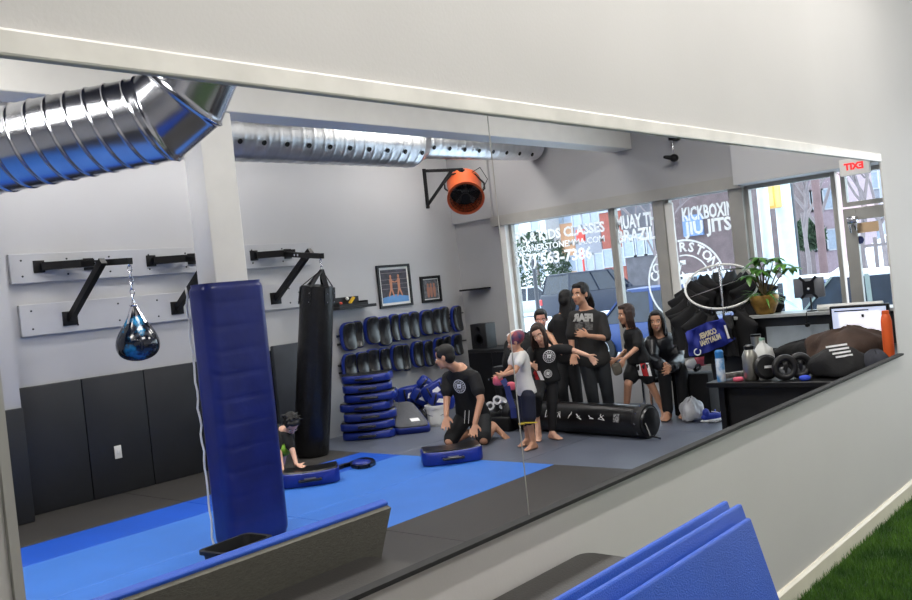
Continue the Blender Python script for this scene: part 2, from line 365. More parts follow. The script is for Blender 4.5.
# turf on this side
tb = MB().box((WX, -2.0, -0.06), (2.6, WINY, -0.04)).build('floor_turf', mat('turf_base', (40, 72, 24), 0.9, var=0.3, scale=60)); tb['kind'] = 'structure'
g = MB(); rnd = random.Random(3)
for k in range(42000):
    y = 3.6 + 3.4 * rnd.random() ** 1.25; x = WX + 0.02 + rnd.random() * 1.1
    a = rnd.random() * 6.283; h = 0.022 + rnd.random() * 0.026; l = (rnd.random()-0.5)*0.03; q = (rnd.random()-0.5)*0.03; s = 0.0028
    g.add([(x-s*math.cos(a), y-s*math.sin(a), -0.042), (x+s*math.cos(a), y+s*math.sin(a), -0.042), (x+l, y+q, -0.042+h)], [(0, 1, 2)])
o = g.build('artificial_turf', mat('turf_blade', (96, 140, 48), 0.7, var=0.5, scale=5, c2=(50, 92, 28)), smooth=False)
tag(o, 'dark green artificial turf at the foot of the pale wall', 'turf', kind='stuff')
# ---------------------------------------------------------------- wall pads on the far wall
y = 3.28
widths = [0.62] * 12
i = 0
while y < 6.45:
    top = 1.12
    yb = min(y + 0.62, 6.45)
    o = MB().box((FARX+0.002, y+0.002, -0.0), (FARX+0.05, yb-0.002, top)).build('wall_pad', M_blackpad, bevel=0.012)
    tag(o, 'black vinyl wall pad panel fixed to the grey far wall', 'wall pad', 'black wall pad panels'); y = yb
    i += 1
for y in (2.32, 2.79):
    o = MB().box((FARX+0.252, y, 0.0), (FARX+0.30, y+0.465, 0.97)).build('wall_pad', M_blackpad, bevel=0.012)
    tag(o, 'lower black wall pad on the grey pier at the far left', 'wall pad', 'pads on the grey pier')
c = at_x(118, 452, FARX+0.055)
o = MB().box((c.x-0.002, c.y-0.035, c.z-0.06), (c.x+0.006, c.y+0.035, c.z+0.06)).box((c.x+0.006, c.y-0.012, c.z-0.02), (c.x+0.011, c.y+0.012, c.z+0.02)).build('wall_outlet', M_white, bevel=0.002)
tag(o, 'white outlet plate on the black wall padding', 'wall outlet')
# folded board by the heavy bag
a = at_x(270, 352, FARX+0.12)
o = MB().box((FARX+0.075, 6.02, 0.0), (FARX+0.13, 6.62, 1.17)).build('gym_board', mat('slate_board', (52, 56, 63), 0.5), bevel=0.012)
tag(o, 'slate grey upright board leaning on the wall behind the heavy bag', 'board')
# ---------------------------------------------------------------- planks and bag brackets
M_plank = mat('plank_paint', (182, 183, 186), 0.55, var=0.03, scale=4)
for (z0, z1, y0, y1, lb) in ((2.03, 2.29, 3.38, 6.75, 'upper pale grey mounting plank carrying the bag bracket arms'), (1.56, 1.84, 3.42, 6.62, 'lower pale grey mounting plank under the bag bracket arms')):
    p = thing('mounting_plank', lb, 'plank', (FARX, y0, z0))
    MB().box((FARX, y0, z0), (FARX+0.045, y1, z1)).build('board', M_plank, p, bevel=0.004, smooth=False)
    yy = y0 + 0.1
    while yy < y1:
        for zz in (z0+0.06, z1-0.06): MB().lathe((FARX+0.045, yy, zz), [(0.009, 0), (0.009, 0.004), (0, 0.005)], n=8, axis=(1, 0, 0)).build('bolt', M_black, p)
        yy += 0.41
def bracket(y, lab, tip):
    e = thing('bag_bracket', lab, 'bag bracket', (FARX+0.045, y, 2.17), 'black steel bag brackets')
    x0 = FARX + 0.047; z = 2.17
    for dy in (-0.22, 0.24):
        MB().box((x0, y+dy-0.05, z-0.055), (x0+0.012, y+dy+0.05, z+0.055)).build('mounting_plate', M_black, e, bevel=0.003)
    MB().box((x0, y-0.06, 1.62), (x0+0.012, y+0.08, 1.75)).build('mounting_plate', M_black, e, bevel=0.003)
    tip = Vector(tip)
    MB().bar((x0+0.01, y-0.2, z), (x0+0.01+0.14, y+0.22, z), 0.07, 0.07).build('cross_beam', M_black, e, smooth=False)
    m = MB().bar((x0+0.03, y+0.12, z), tip, 0.05, 0.055); m.build('arm', M_black, e, smooth=False)
    m = MB().bar((x0+0.01, y+0.01, 1.68), (x0+0.62, y+0.06, z-0.02), 0.055, 0.06); m.build('brace', M_black, e, smooth=False)
    for t_ in (0.42, 0.5): p = Vector((x0+0.03, y+0.12, z)).lerp(tip, t_); MB().lathe(p + Vector((0, -0.04, 0)), [(0.014, 0), (0.014, 0.08)], n=8, axis=(0, 1, 0)).build('bolt', M_chrome, e)
    return tip
T1 = bracket(3.85, 'black steel bag bracket holding the teardrop bag', at_y(130, 261, 4.0))
T2 = bracket(4.95, 'black steel bag bracket partly hidden behind the white column', (-7.15, 4.95, 2.10))
T3 = bracket(6.18, 'black steel bag bracket holding the tall heavy bag', at_y(322, 256, 6.15))
def chain(mb, a, b, n):
    a = Vector(a); b = Vector(b); d = (b-a)/n
    for i in range(n):
        c = a + d*(i+0.5); u = d.normalized(); s = u.orthogonal().normalized(); s2 = u.cross(s)
        ax = s if i % 2 else s2
        pts = [c + u*math.cos(q)*d.length*0.62 + ax*math.sin(q)*d.length*0.36 for q in [2*PI*k/10 for k in range(11)]]
        mb.tube(pts, d.length*0.11, 5, False)
# teardrop bag
c = T1 + Vector((-0.02, 0, 0))
e = thing('teardrop_bag', 'small dark teardrop water bag with blue swirls on a chain', 'punching bag', c)
m = MB(); chain(m, c + Vector((0, 0, 0.01)), c + Vector((0, 0, -0.34)), 7); m.build('chain', M_chrome, e)
bc = c + Vector((0, 0, -0.68)); R_ = 0.172
def swirl_mat():
    m = mat('swirl_vinyl', (24, 120, 170), 0.12, c2=(8, 16, 30), scale=4.5, coat=0.6)
    m.node_tree.nodes['Color Ramp'].color_ramp.elements[0].position = 0.52; m.node_tree.nodes['Color Ramp'].color_ramp.elements[1].position = 0.6
    return m
prof = [(0.02, 0.32), (0.03, 0.27), (0.055, 0.20), (0.10, 0.13), (0.14, 0.07), (0.165, 0.0), (0.17, -0.05), (0.155, -0.11), (0.12, -0.15), (0.06, -0.175), (0.01, -0.18)]
prof = [(r*1.1, h) for r, h in prof]; MB().lathe(bc, prof, n=32).build('bag_body', swirl_mat(), e, sub=1)
m = MB()
for k in range(4):
    q = k*PI/2 + 0.4
    m.bar(bc + Vector((0, 0, 0.34)), bc + Vector((math.cos(q)*0.1, math.sin(q)*0.1, 0.145)), 0.025, 0.006)
m.torus(bc + Vector((0, 0, 0.30)), (1, 0, 0), (0, 1, 0), 0.03, 0.008)
m.build('straps', M_chrome, e)
# heavy bag
hp = at_x(318, 275, T3.x+0.12)
c = T3 + Vector((-0.03, 0, 0))
e = thing('heavy_bag', 'tall black heavy bag hanging from its bracket with chain straps', 'punching bag', c)
m = MB(); chain(m, c, c + Vector((0, 0, -0.14)), 4); m.build('chain', M_chrome, e)
bt = at_z(316, 452, 0.0) + Vector((0, 0, 0.0)); bt = Vector((-7.46, 5.98, -0.0)); tp = at_d(317, 286, (bt-EYE).dot(-CT) - 0.10); ax_ = (tp-bt); BL = ax_.length; ax_.normalize()
MB().lathe(bt, [(0.05, 0), (0.155, 0.01), (0.18, 0.05), (0.186, 0.4), (0.182, 1.0), (0.172, BL-0.1), (0.166, BL), (0.02, BL+0.02)], n=32, axis=ax_).build('bag_body', mat('worn_black_leather', (14, 14, 15), 0.32, var=0.5, scale=14, bump=0.5, bscale=30), e)
xa_ = ax_.orthogonal().normalized(); ya_ = ax_.cross(xa_); top = c + Vector((0, 0, -0.14))
for k in range(6):
    q = k*PI/3 + 0.2; rd = xa_*math.cos(q) + ya_*math.sin(q); p = bt + ax_*(BL-0.01) + rd*0.166
    m = MB(); m.bar(top, p, 0.05, 0.008); m.bar(p, p + rd*0.012 - ax_*0.18, 0.05, 0.01)
    st = m.build('strap', M_blk, e, smooth=False)
    for dz in (0.06, 0.15):
        pp = bt + ax_*(BL-0.01-dz) + rd*0.186; MB().ell(pp, ((0.008, 0, 0), (0, 0.008, 0), (0, 0, 0.008)), 6, 4).build('rivet', M_chrome, st)
# ---------------------------------------------------------------- column padding
def rrect(x0, x1, y0, y1, r, z, n=6, wob=0.0):
    pts = []
    for cx, cy, a in ((x1-r, y1-r, 0), (x0+r, y1-r, 90), (x0+r, y0+r, 180), (x1-r, y0+r, 270)):
        for k in range(n+1):
            q = math.radians(a + 90*k/n); pts.append(Vector((cx + r*math.cos(q), cy + r*math.sin(q), z)))
    return pts
m = MB(); rings = []
N = 110
for k in range(N+1):
    z = 0.0 + 1.80*k/N
    s = 0.012*math.exp(-((z-1.79)/0.02)**2) + 0.012*math.exp(-(z/0.03)**2)
    rr = rrect(-5.45+s, -5.20-s, 3.43+s, 3.93-s, 0.07, z)
    for i_, p in enumerate(rr):                     # creases in the vinyl
        t_ = math.sin(z*38 + p.y*9 + 1.3*math.sin(p.y*13)) * math.exp(-((p.y-3.46)/0.22)**2)
        sh = max(0, t_) ** 8 * 0.007
        if p.x > -5.3: p.x -= sh
    rings.append(rr)
m.loft(rings)
e = thing('column_pad', 'tall blue vinyl pad wrapped round the white column', 'column pad', (-5.43, 3.64, 0))
m.build('padding', M_navy, e, angle=60)
m = MB()
m.tube([(-5.60, 3.352, 1.79 - 0.03*k + 0.0) + (0,) if False else (-5.445 + 0.008*math.sin(k*1.7), 3.436+0.004*math.sin(k*2.1), 1.79 - k*0.0595) for k in range(31)], 0.008, 5)
m.build('lacing', M_white, e)
# ---------------------------------------------------------------- waste bin
def bin_(x, y, lab):
    m = MB(); rings = []
    for (s, z) in ((0.10, 0), (0.14, 0.40), (0.155, 0.40), (0.155, 0.43), (0.135, 0.43), (0.13, 0.38), (0.10, 0.02)): rings.append(rrect(x-s*0.75, x+s*0.75, y-s*1.2, y+s*1.2, 0.04, z, 4))
    return m.loft(rings)
c = at_d(232, 552, 5.2)
m = bin_(0, 0, ''); 
o = m.build('waste_bin', M_blkmatte)
bp_ = at_z(236, 543, 0.30); o.location = (bp_.x, bp_.y, 0.0); o.scale = (1.0, 1.0, 0.70); o.rotation_euler.z = 0.1
tag(o, 'black open waste bin at the foot of the padded column', 'waste bin')
# ---------------------------------------------------------------- ducts
def duct_mesh(mb, a, b, r, pitch=0.12, amp=0.008, n=40, holes=False, up=UP):
    a = Vector(a); b = Vector(b); d = (b-a); L = d.length; d.normalize(); x = d.cross(up).normalized(); y = x.cross(d)
    k = int(L/0.015)+2; rings = []
    for i in range(k+1):
        s = L*i/k; rg = []
        for j in range(n):
            q = 2*PI*j/n; ph = (s/pitch + j/n) % 1.0; bump = amp*math.exp(-((ph-0.5)*pitch/0.009)**2)
            rg.append(a + d*s + (x*math.cos(q) + y*math.sin(q))*(r+bump))
        rings.append(rg)
    mb.loft(rings)
e = thing('spiral_duct', 'long perforated spiral steel duct running along the far wall under the ceiling', 'duct', (-6.6, 6, 3.1))
m = MB(); duct_mesh(m, (-6.6, 2.6, 3.14), (-6.6, 7.05, 3.17), 0.245, 0.13, 0.0045); m.build('duct_section', M_steel, e, angle=60)
m = MB(); m.tube([(-6.6, 7.03, 3.17), (-6.6, 7.2, 3.20)], [0.247, 0.187], 40); m.build('reducer', M_steel, e)
m = MB(); duct_mesh(m, (-6.6, 7.18, 3.21), (-6.6, 9.3, 3.27), 0.185, 0.13, 0.0045); m.build('duct_section', M_steel, e, angle=60)
yy = 4.2
while yy < 9.2:
    r = 0.248 if yy < 7.05 else 0.188
    q = math.radians(-28); p = Vector((-6.6 + r*math.cos(q), yy, 3.155 + (0.05 if yy > 7.05 else 0) + r*math.sin(q)))
    MB().lathe(p, [(0.024, -0.002), (0.024, 0.004), (0, 0.004)], n=12, axis=(math.cos(q), 0, math.sin(q))).build('air_hole', M_black, e); yy += 0.255
for yy in (3.0, 5.2, 7.6, 9.0): MB().bar((-6.6, yy, 3.3), (-6.6, yy, ZC), 0.02, 0.004).build('hanger', M_chrome, e)
# large near elbow
def elbow():
    pts = [at_d(-60, 166, 4.9), at_d(160, 116, 5.0), at_d(196, 104, 5.05), at_d(236, 88, 5.0)]
    return pts
e = thing('duct_elbow', 'large shiny steel duct elbow in the upper left in front of the column', 'duct', at_d(160, 122, 5.0))
R_ = 0.236
P0 = at_d(-90, 168, 5.1); P1 = at_d(158, 119, 4.95); P2 = P1 + (CR*0.30 + CU*0.075 - CT*-0.06); 
dA = (P1-P0).normalized(); 
dC = (CR*0.42 + CU*0.90 + CT*0.10).normalized()
dB = (CR*0.76 + CU*0.64 + CT*0.05).normalized()
P2 = P1 + dB*0.185; P3 = P2 + dC*0.62; P4 = Vector((P3.x, P3.y, ZC - 0.002))
def mitre(mb, pts, r, n=48):
    dirs = [(pts[i+1]-pts[i]).normalized() for i in range(len(pts)-1)]
    x = dirs[0].cross(UP).normalized(); rings = []
    y = x.cross(dirs[0]); base = [pts[0] + (x*math.cos(2*PI*j/n) + y*math.sin(2*PI*j/n))*r for j in range(n)]
    rings.append(base)
    for i in range(1, len(pts)):
        nrm = (dirs[i-1] + dirs[i]).normalized() if i < len(dirs) else dirs[-1]
        rings.append([p + dirs[i-1] * ((pts[i]-p).dot(nrm) / dirs[i-1].dot(nrm)) for p in rings[-1]])
    return rings
rg = mitre(None, [P0, P1, P2, P3, P4], R_)
def seg_build(r0, r1, ridges):
    m = MB(); n = len(r0); k = 520 if ridges else 60; rings = []
    L = (sum(r1, Vector())/n - sum(r0, Vector())/n).length
    cen0 = sum(r0, Vector())/n; cen1 = sum(r1, Vector())/n
    for i in range(k+1):
        t_ = i/k; c_ = cen0.lerp(cen1, t_); row = []
        for j in range(n):
            p = r0[j].lerp(r1[j], t_); s = t_*L; b_ = 0
            if ridges: ph = ((s/0.115) + j/n) % 1; b_ = 0.007*math.exp(-((ph-0.5)*0.115/0.006)**2)
            b_ += 0.012*(math.exp(-(s/0.010)**2) + math.exp(-((L-s)/0.010)**2)) if not ridges else 0
            row.append(p + (p-c_).normalized()*b_)
        rings.append(row)
    return m.loft(rings)
seg_build(rg[0], rg[1], True).build('duct_section', M_steel2, e, angle=60)
seg_build(rg[1], rg[2], False).build('elbow_section', M_steel2, e, angle=60)
seg_build(rg[2], rg[3], False).build('elbow_section', M_steel2, e, angle=60)
seg_build(rg[3], rg[4], False).build('riser', M_steel2, e, angle=60)
# ================================================================ NEAR MATS AND FLOOR THINGS
M_edge = mat('mat_side', (26, 66, 160), 0.6)
def standing_mat(nm, lab, tx, tz, y0, y1, lean, back, thick=0.038, sgn=1, grp=None, bow=0.0):
    # a long foam mat standing on its edge; tx,tz = top edge; lean = dx per dz going down
    e = thing(nm, lab, 'gym mat', (tx, (y0+y1)/2, 0), grp)
    d = Vector((sgn*lean, 0, -1)).normalized(); n_ = Vector((d.z, 0, -d.x)) * sgn
    H_ = (tz + 0.0) / -d.z if False else tz/abs(d.z)
    top = Vector((tx, 0, tz)); bot = top + d*H_
    if n_.x*sgn > 0: n_ = -n_
    m = MB()
    a = [Vector((top.x, y1, top.z)), Vector((bot.x, y1, bot.z))]
    q = [a[0], a[1], a[1] + n_*thick*0.62, a[0] + n_*thick*0.62]
    m.prism(q, (0, y0-y1, 0)); m.build('cover', M_leanblue, e, bevel=0.006, smooth=False)
    q = [a[0] + n_*thick*0.62 + d*0.012, a[1] + n_*thick*0.62, a[1] + n_*thick, a[0] + n_*thick + d*0.012]
    m = MB().prism([p + Vector((0, -0.004, 0)) for p in q], (0, y0-y1+0.008, 0)); m.build('backing', back, e, smooth=False)
    return e
M_tan = mat('mat_back_edge', (188, 170, 140), 0.8)
zt = 0.0
for (px_, py_, Y, lab) in ((728, 500, 2.24, 'blue standing mat at the rear of the three, nearest the wall'), (742, 503, 2.20, 'middle one of the three blue standing mats'), (751, 517, 2.17, 'front one of the three blue standing mats')):
    p = at_y(px_, py_, Y)
    m_ = standing_mat('standing_mat', lab, p.x, p.z, p.y-1.9, p.y, 0.27, M_tan, thick=0.03, grp='blue mats standing before the wall')
p = at_y(383, 498, 2.2)
standing_mat('standing_mat', 'reflected copy of a blue standing mat, grey foam back showing in the mirror opening', p.x, p.z, p.y-1.9, p.y, 0.42, M_foam, thick=0.05, sgn=-1)  # copy of the near mats added behind the wall as their reflection
def mat_block(nm, lab, x0, x1, y1, z1):
    e = thing(nm, lab, 'mat stack', ((x0+x1)/2, y1-1, 0))
    for k in range(9):
        za = -0.04 if (x0 > WX and k == 0) else z1*k/9; 
        MB().loft([rrect(x0+0.003*(k%2), x1-0.003*(k%3), y1-1.9, y1-0.006*(k%2), 0.05, z) for z in (za+0.002, z1*(k+1)/9)]).build('mat', M_matchar, e, smooth=False, bevel=0.006)
    return e
mat_block('mat_stack', 'stack of charcoal mats between the pale wall and the blue standing mats', WX+0.02, WX+0.44, 2.42, 0.70)
mat_block('mat_stack', 'reflected copy of the charcoal mat stack just inside the mirror opening beneath the foam-backed mat', -2.40, WX-0.06, 2.12, 0.69)  # near stack repeated behind the wall as its reflection
# ---------------------------------------------------------------- kick shields
M_side = M_bluepad
def shield(lab, c, L=0.60, W=0.36, H=0.11, rz=0.0, grp=None, curve=0.05, nm='kick_shield', tilt=None):
    e = thing(nm, lab, 'kick shield', c, grp); e.rotation_euler.z = rz
    m = MB(); rings = []
    def sec(w, zt_, zb, n=6):
        pts = []
        for sx in (-1, 1):
            pass
        return [Vector((0, -w, zb)), Vector((0, w, zb)), Vector((0, w*1.04, (zt_+zb)/2)), Vector((0, w*0.97, zt_)), Vector((0, -w*0.97, zt_)), Vector((0, -w*1.04, (zt_+zb)/2))]
    K = 14
    for i in range(K+1):
        t_ = -1 + 2*i/K; x = t_*L/2; w_ = W/2*(1 - 0.22*abs(t_)**5); lift = curve*t_*t_
        s_ = 0.80 if i in (0, K) else 1.0
        rings.append([p + Vector((x, 0, 0)) for p in sec(w_*s_, (H+lift)*(0.97 if s_ < 1 else 1), lift*0.6)])
    m.loft(rings); b = m.build('side', M_side, None, bevel=0.012); b.parent = e
    m = MB(); rings = []
    for i in range(K+1):
        t_ = -0.94 + 1.88*i/K; x = t_*L/2; w_ = W/2*0.93*(1 - 0.22*abs(t_)**5); lift = curve*t_*t_
        rings.append([Vector((x, -w_, H+lift-0.005)), Vector((x, w_, H+lift-0.005)), Vector((x, w_*0.9, H+lift+0.012)), Vector((x, -w_*0.9, H+lift+0.012))])
    m.loft(rings); b = m.build('face', M_blk); b.parent = e
    m = MB()
    for sx in (-0.09, 0.09):
        m.cone((sx, -W/2*1.0, H*0.5), (sx, -W/2*1.0-0.035, H*0.5), 0.012, 0.012, 8)
    m.cone((-0.09, -W/2-0.035, H*0.5), (0.09, -W/2-0.035, H*0.5), 0.013, 0.013, 8)
    b = m.build('handle', M_blk); b.parent = e
    b = MB().box((-0.05, -W/2*1.045-0.003, H*0.38), (0.05, -W/2*1.02, H*0.66)).build('badge', mat('grey_badge', (120, 124, 140), 0.5)); b.parent = e
    return e
angX = math.atan2(CR.y, CR.x)       # picture-right direction on the floor
c = at_z(371, 437, 0); z = 0.0
for k in range(7):
    dx = (0.0, -0.01, 0.02, -0.01, 0.05, 0.02, 0.03)[k]
    L_ = (0.60, 0.62, 0.60, 0.58, 0.60, 0.56, 0.56)[k]
    lab = ('bottom', 'second lowest', 'third from the bottom', 'middle', 'third from the top', 'second from the top', 'topmost')[k]
    shield('blue and black kick shield, %s of the stack of seven' % lab, (c.x + CR.x*dx, c.y + CR.y*dx, z), L=L_, rz=angX + 0.1*((k*37) % 3 - 1), grp='stacked kick shields', H=0.083, curve=0.010); z += 0.1065
c = at_z(452, 461, 0); shield('blue and black kick shield lying before the kneeling man', (c.x, c.y, 0.0), L=0.56, W=0.34, H=0.12, rz=angX+0.12, curve=0.015)
c = at_z(311, 483, 0); shield('blue and black kick shield under the hand of the crouching child', (c.x, c.y, 0.0), L=0.52, W=0.32, H=0.12, rz=angX+0.16, curve=0.015)
# leaning textured shield with white label
def leaning():
    b = at_z(412, 434, 0); e = thing('kick_shield', 'black mesh-faced kick shield with a white label leaning beside the stack', 'kick shield', b)
    X = CR.copy(); X.z = 0; X.normalize(); back = -CT.copy(); back.z = 0; back.normalize()
    U_ = (UP*0.50 + back*0.72 - X*0.42).normalized(); Nn = X.cross(U_).normalized()
    o_ = b + Vector((0, 0, 0.05)) + X*0.02
    m = MB(); m.sup(o_ + U_*0.24 - Nn*0.02, (X*0.22, U_*0.26, Nn*0.06), 0.35, 28, 10); m.build('side', M_side, e)
    m = MB(); m.sup(o_ + U_*0.24 + Nn*0.03, (X*0.20, U_*0.24, Nn*0.03), 0.3, 28, 8); m.build('face', mat('mesh_black', (40, 42, 46), 0.5, scale=160, c2=(110, 112, 118)), e)
    text_obj('=', 0.001, o_, X, U_, M_dec, e) if False else MB().add([o_ + Nn*0.063 + X*(0.07+a*0.05) + U_*(0.10+q*0.028) for a, q in ((-1,-1),(1,-1),(1,1),(-1,1))], [(0,1,2,3)]).build('label_patch', M_dec, e, smooth=False, solid=0.002)
    e.location = e.location
leaning()
# strap / belt lying on the mat
c = at_z(352, 466, 0.012); m = MB()
pts = [at_z(x, y, 0.02) for x, y in ((334, 470), (342, 466), (350, 464), (357, 461), (364, 459), (371, 460), (373, 463), (368, 466), (360, 467), (354, 466), (352, 463))]
for i in range(len(pts)-1): m.bar(pts[i], pts[i+1], 0.05, 0.03)
o = m.build('strap', M_blk, smooth=False); tag(o, 'black strap curled on the blue mat beyond the child\'s shield', 'strap')
m = MB(); q0 = at_z(362, 463, 0.03)
m.sup(q0, (CR*0.09, UP*0.03, Vector((-CT.x, -CT.y, 0)).normalized()*0.10), 0.7); o = m.build('shin_pad', M_bluepad); tag(o, 'small blue shin pad in the curl of the black strap', 'shin pad')
# ---------------------------------------------------------------- curved kick pads on the far wall
def kickpad():
    e = bpy.data.objects.new('kick_pad', None); COL.objects.link(e)
    hw, hh = 0.095, 0.20
    def bowed(mb, k0, w_, h_, t0, t1, e_=0.5):
        rings = []; K = 14
        for i in range(K+1):
            v = -1 + 2*i/K; z = v*h_; ww = w_*(1-abs(v)**6*0.45); off = 0.035*(v*v) - 0.02
            rings.append([Vector((t0+off, -ww*0.85, z)), Vector((t0+off, ww*0.85, z)), Vector(((t0+t1)/2+off, ww, z)), Vector((t1+off, ww*0.8, z)), Vector((t1+off+0.008, 0, z)), Vector((t1+off, -ww*0.8, z)), Vector(((t0+t1)/2+off, -ww, z))])
        mb.loft(rings); return mb
    b = bowed(MB(), 0, hw, hh, 0.04, 0.115).build('side', M_bluepad, None, bevel=0.0, angle=70, sub=1); b.parent = e
    b = bowed(MB(), 0, hw*0.86, hh*0.94, 0.10, 0.135).build('face', mat('black_leather_gloss', (30, 31, 34), 0.25, var=0.2, coat=0.3), None, angle=70, sub=1); b.parent = e
    m = MB()
    for zz in (-0.09, 0.02): m.bar((0.03, -hw-0.012, zz), (0.03, hw*0.7, zz), 0.03, 0.03)
    m.cone((0.0, -0.02, 0.12), (0.05, -0.02, 0.10), 0.012, 0.012, 6)
    b = m.build('strap', M_blkmatte, None, smooth=False); b.parent = e
    return e
kp = kickpad(); first = True; sc_ = 330
zx = lambda X, Y: (330 + X/6.08, 290 + Y/6.08)
row1 = [(120,190,375,92),(190,180,355,46),(262,155,335,96),(335,155,345,86),(393,140,320,60),(455,135,308,76),(515,125,300,72),(592,115,280,86),(655,105,272,70),(700,95,268,66),(775,90,258,70)]
row2 = [(125,380,545,78),(200,370,525,78),(270,352,510,76),(340,345,495,66),(415,325,495,86),(475,320,492,54),(535,305,475,76),(600,300,470,68),(665,285,450,66),(712,272,440,66),(780,262,400,66)]
ords = ('first', 'second', 'third', 'fourth', 'fifth', 'sixth', 'seventh', 'eighth', 'ninth', 'tenth', 'eleventh')
tw = random.Random(5)
for r_, rows in enumerate((row1, row2)):
    for k, (cx_, t_, b_, w_) in enumerate(rows):
        a = at_x(*zx(cx_, t_), FARX+0.10); b2 = at_x(*zx(cx_, b_), FARX+0.10)
        if first: o = kp; first = False
        else:
            o = dup(kp)
        h_ = (a.z - b2.z); o.location = (FARX+0.012, (a.y+b2.y)/2, (a.z+b2.z)/2)
        o.scale = (1, min(1.12, max(0.75, w_/78.0))*1.14, h_/0.40*0.98); o.rotation_euler = (tw.uniform(-0.03, 0.03), 0, -0.5 if w_ < 60 else -0.12 + tw.uniform(-.1, .1))
        tag(o, 'curved black kick pad, %s from the left in the %s row on the wall' % (ords[k], 'upper' if r_ == 0 else 'lower'), 'kick pad', 'kick pads hung in the %s row' % ('upper' if r_ == 0 else 'lower'))
# wire rack behind
for z_ in (1.24, 0.86):
    y0_ = at_x(338, 320, FARX).y
    m = MB(); m.cone((FARX+0.012, y0_, z_), (FARX+0.012, 9.36, z_), 0.009, 0.009, 8)
    o = m.build('hanging_rail', M_black); tag(o, '%s thin black rail behind the hanging kick pads' % ('upper' if z_ > 1.0 else 'lower'), 'rail')
# ---------------------------------------------------------------- gear heap (each piece a thing)
gr = random.Random(11)
heap = [((402, 398), 1, .12, .7), ((412, 392), 1, .13, 0.2), ((424, 396), 1, .12, -.5), ((436, 388), 1, .13, .5), ((441, 398), 1, .11, -.2), ((408, 405), 1, .12, .1), ((428, 384), 1, .10, -.7), ((418, 403), 0, .14, .5), ((432, 402), 0, .15, .1)]
words = ['at the left end of the heap', 'near the top left of the heap', 'in the middle of the heap', 'high at the right of the heap', 'behind the white bucket', 'low beside the shield stack', 'on top of the heap', 'under the blue gear heap', 'right beneath the blue gear heap']
for i, ((px_, py_), bl, s_, an) in enumerate(heap):
    base = at_z(px_, 424 if bl else 426, 0); d_ = (base-EYE).dot(-CT) + (0.05 if bl else 0.12)
    c = at_d(px_, py_ + (2 if bl else 12), d_)
    e = thing('gear_bag' if not bl else 'shin_guard', ('blue shin guard with white mark ' if bl else 'black gear bag ') + words[i], 'shin guard' if bl else 'gear bag', (c.x, c.y, c.z), 'blue shin guards heaped by the wall' if bl else None)
    X = (CR*math.cos(an) + CU*math.sin(an)); Y_ = (CU*math.cos(an) - CR*math.sin(an)); Z_ = CT
    if bl:
        s_ *= 1.25; m = MB().sup(c, (Y_*s_*0.66, Z_*s_*0.5, X*s_*1.15), 0.45, 20, 10, bend=0.25); m.build('shell', M_bluepad, e)
        m = MB()
        for o_ in (-0.5, 0.5): m.torus(c + X*s_*o_, Y_, Z_, s_*0.60, 0.012, 20, 6)
        m.build('strap', M_blk, e)
        MB().add([c + Z_*(s_*0.51) + X*a*s_*0.35 + Y_*q*s_*0.22 for a, q in ((-1, -1), (1, -0.6), (0.8, 1), (-0.6, 0.7))], [(0, 1, 2, 3)]).build('emblem', M_dec, e, smooth=False, solid=0.003)
    else:
        m = MB().sup(c - UP*0.04, (X*0.2, Vector((-CT.x, -CT.y, 0))*0.14, UP*(c.z-0.02)), 0.6); m.build('bag_body', M_blkmatte, e)
# bucket
c = at_z(438, 425, 0)
e = thing('bucket', 'white plastic bucket with blue print behind the kneeling man', 'bucket', c)
MB().lathe(c, [(0.10, 0), (0.125, 0.20), (0.13, 0.20), (0.13, 0.215), (0.138, 0.215), (0.138, 0.245), (0.125, 0.245), (0.118, 0.03), (0.0, 0.03)], n=28).build('pail', M_white, e)
MB().lathe(c + Vector((0, 0, 0.06)), [(0.110, 0), (0.1215, 0.10)], n=28).build('label_band', mat('bucket_print', (110, 130, 170), 0.5, scale=30, c2=(235, 235, 238)), e)
m = MB().torus(c + Vector((0, 0, 0.21)), Vector((CR.x, CR.y, 0)), CT + UP*-0.8, 0.145, 0.004, 24, 6, a0=0, a1=PI); m.build('handle', M_chrome, e)
# ---------------------------------------------------------------- long black bag on the floor
A_ = at_z(473, 430, 0.0); B_ = at_z(646, 436, 0.0); A_ = Vector((-6.15, 7.62, 0)); B_ = at_z(648, 440, 0)
R0 = 0.155
d_ = (B_-A_); Lb = d_.length; d_.normalize(); c0 = A_ + Vector((0, 0.10, R0)); 
e = thing('floor_heavy_bag', 'long black heavy bag lying on the slate mats before the windows', 'punching bag', (A_+B_)/2)
MB().lathe(c0, [(0.02, -0.02), (0.12, 0.0), (0.148, 0.04), (R0, 0.10), (R0, Lb*0.5), (R0, Lb-0.12), (0.150, Lb-0.03), (0.13, Lb), (0.02, Lb+0.01)], n=40, axis=d_).build('bag_body', M_blk, e)
for o_ in (0.03, Lb-0.12): MB().lathe(c0 + d_*o_, [(R0, 0), (R0+0.006, 0.01), (R0+0.006, 0.09), (R0, 0.10)], n=40, axis=d_).build('end_band', M_blkmatte, e)
up_ = Vector((d_.y, -d_.x, 0)); 
if up_.dot(EYE - c0) < 0: up_ = -up_
def onbag(s, q, r=R0+0.003): return c0 + d_*s + (UP*math.sin(q) + up_*math.cos(q))*r
mk = random.Random(4)
for px0 in range(7):
    s0 = Lb*(0.30 + 0.075*px0); m = MB(); q = 0.35; p_ = None
    for k in range(5):
        n_ = onbag(s0 + mk.uniform(-0.045, 0.045), q + mk.uniform(-0.28, 0.28))
        if p_ is not None: m.bar(p_, n_, 0.006, 0.003)
        p_ = n_
    m.build('white_lettering', M_dec, e, smooth=False)
pt = [onbag(Lb*0.845 + a, 0.3 + b, R0+0.004) for a, b in ((-0.035, -0.25), (0.035, -0.25), (0.035, 0.25), (-0.035, 0.25))]
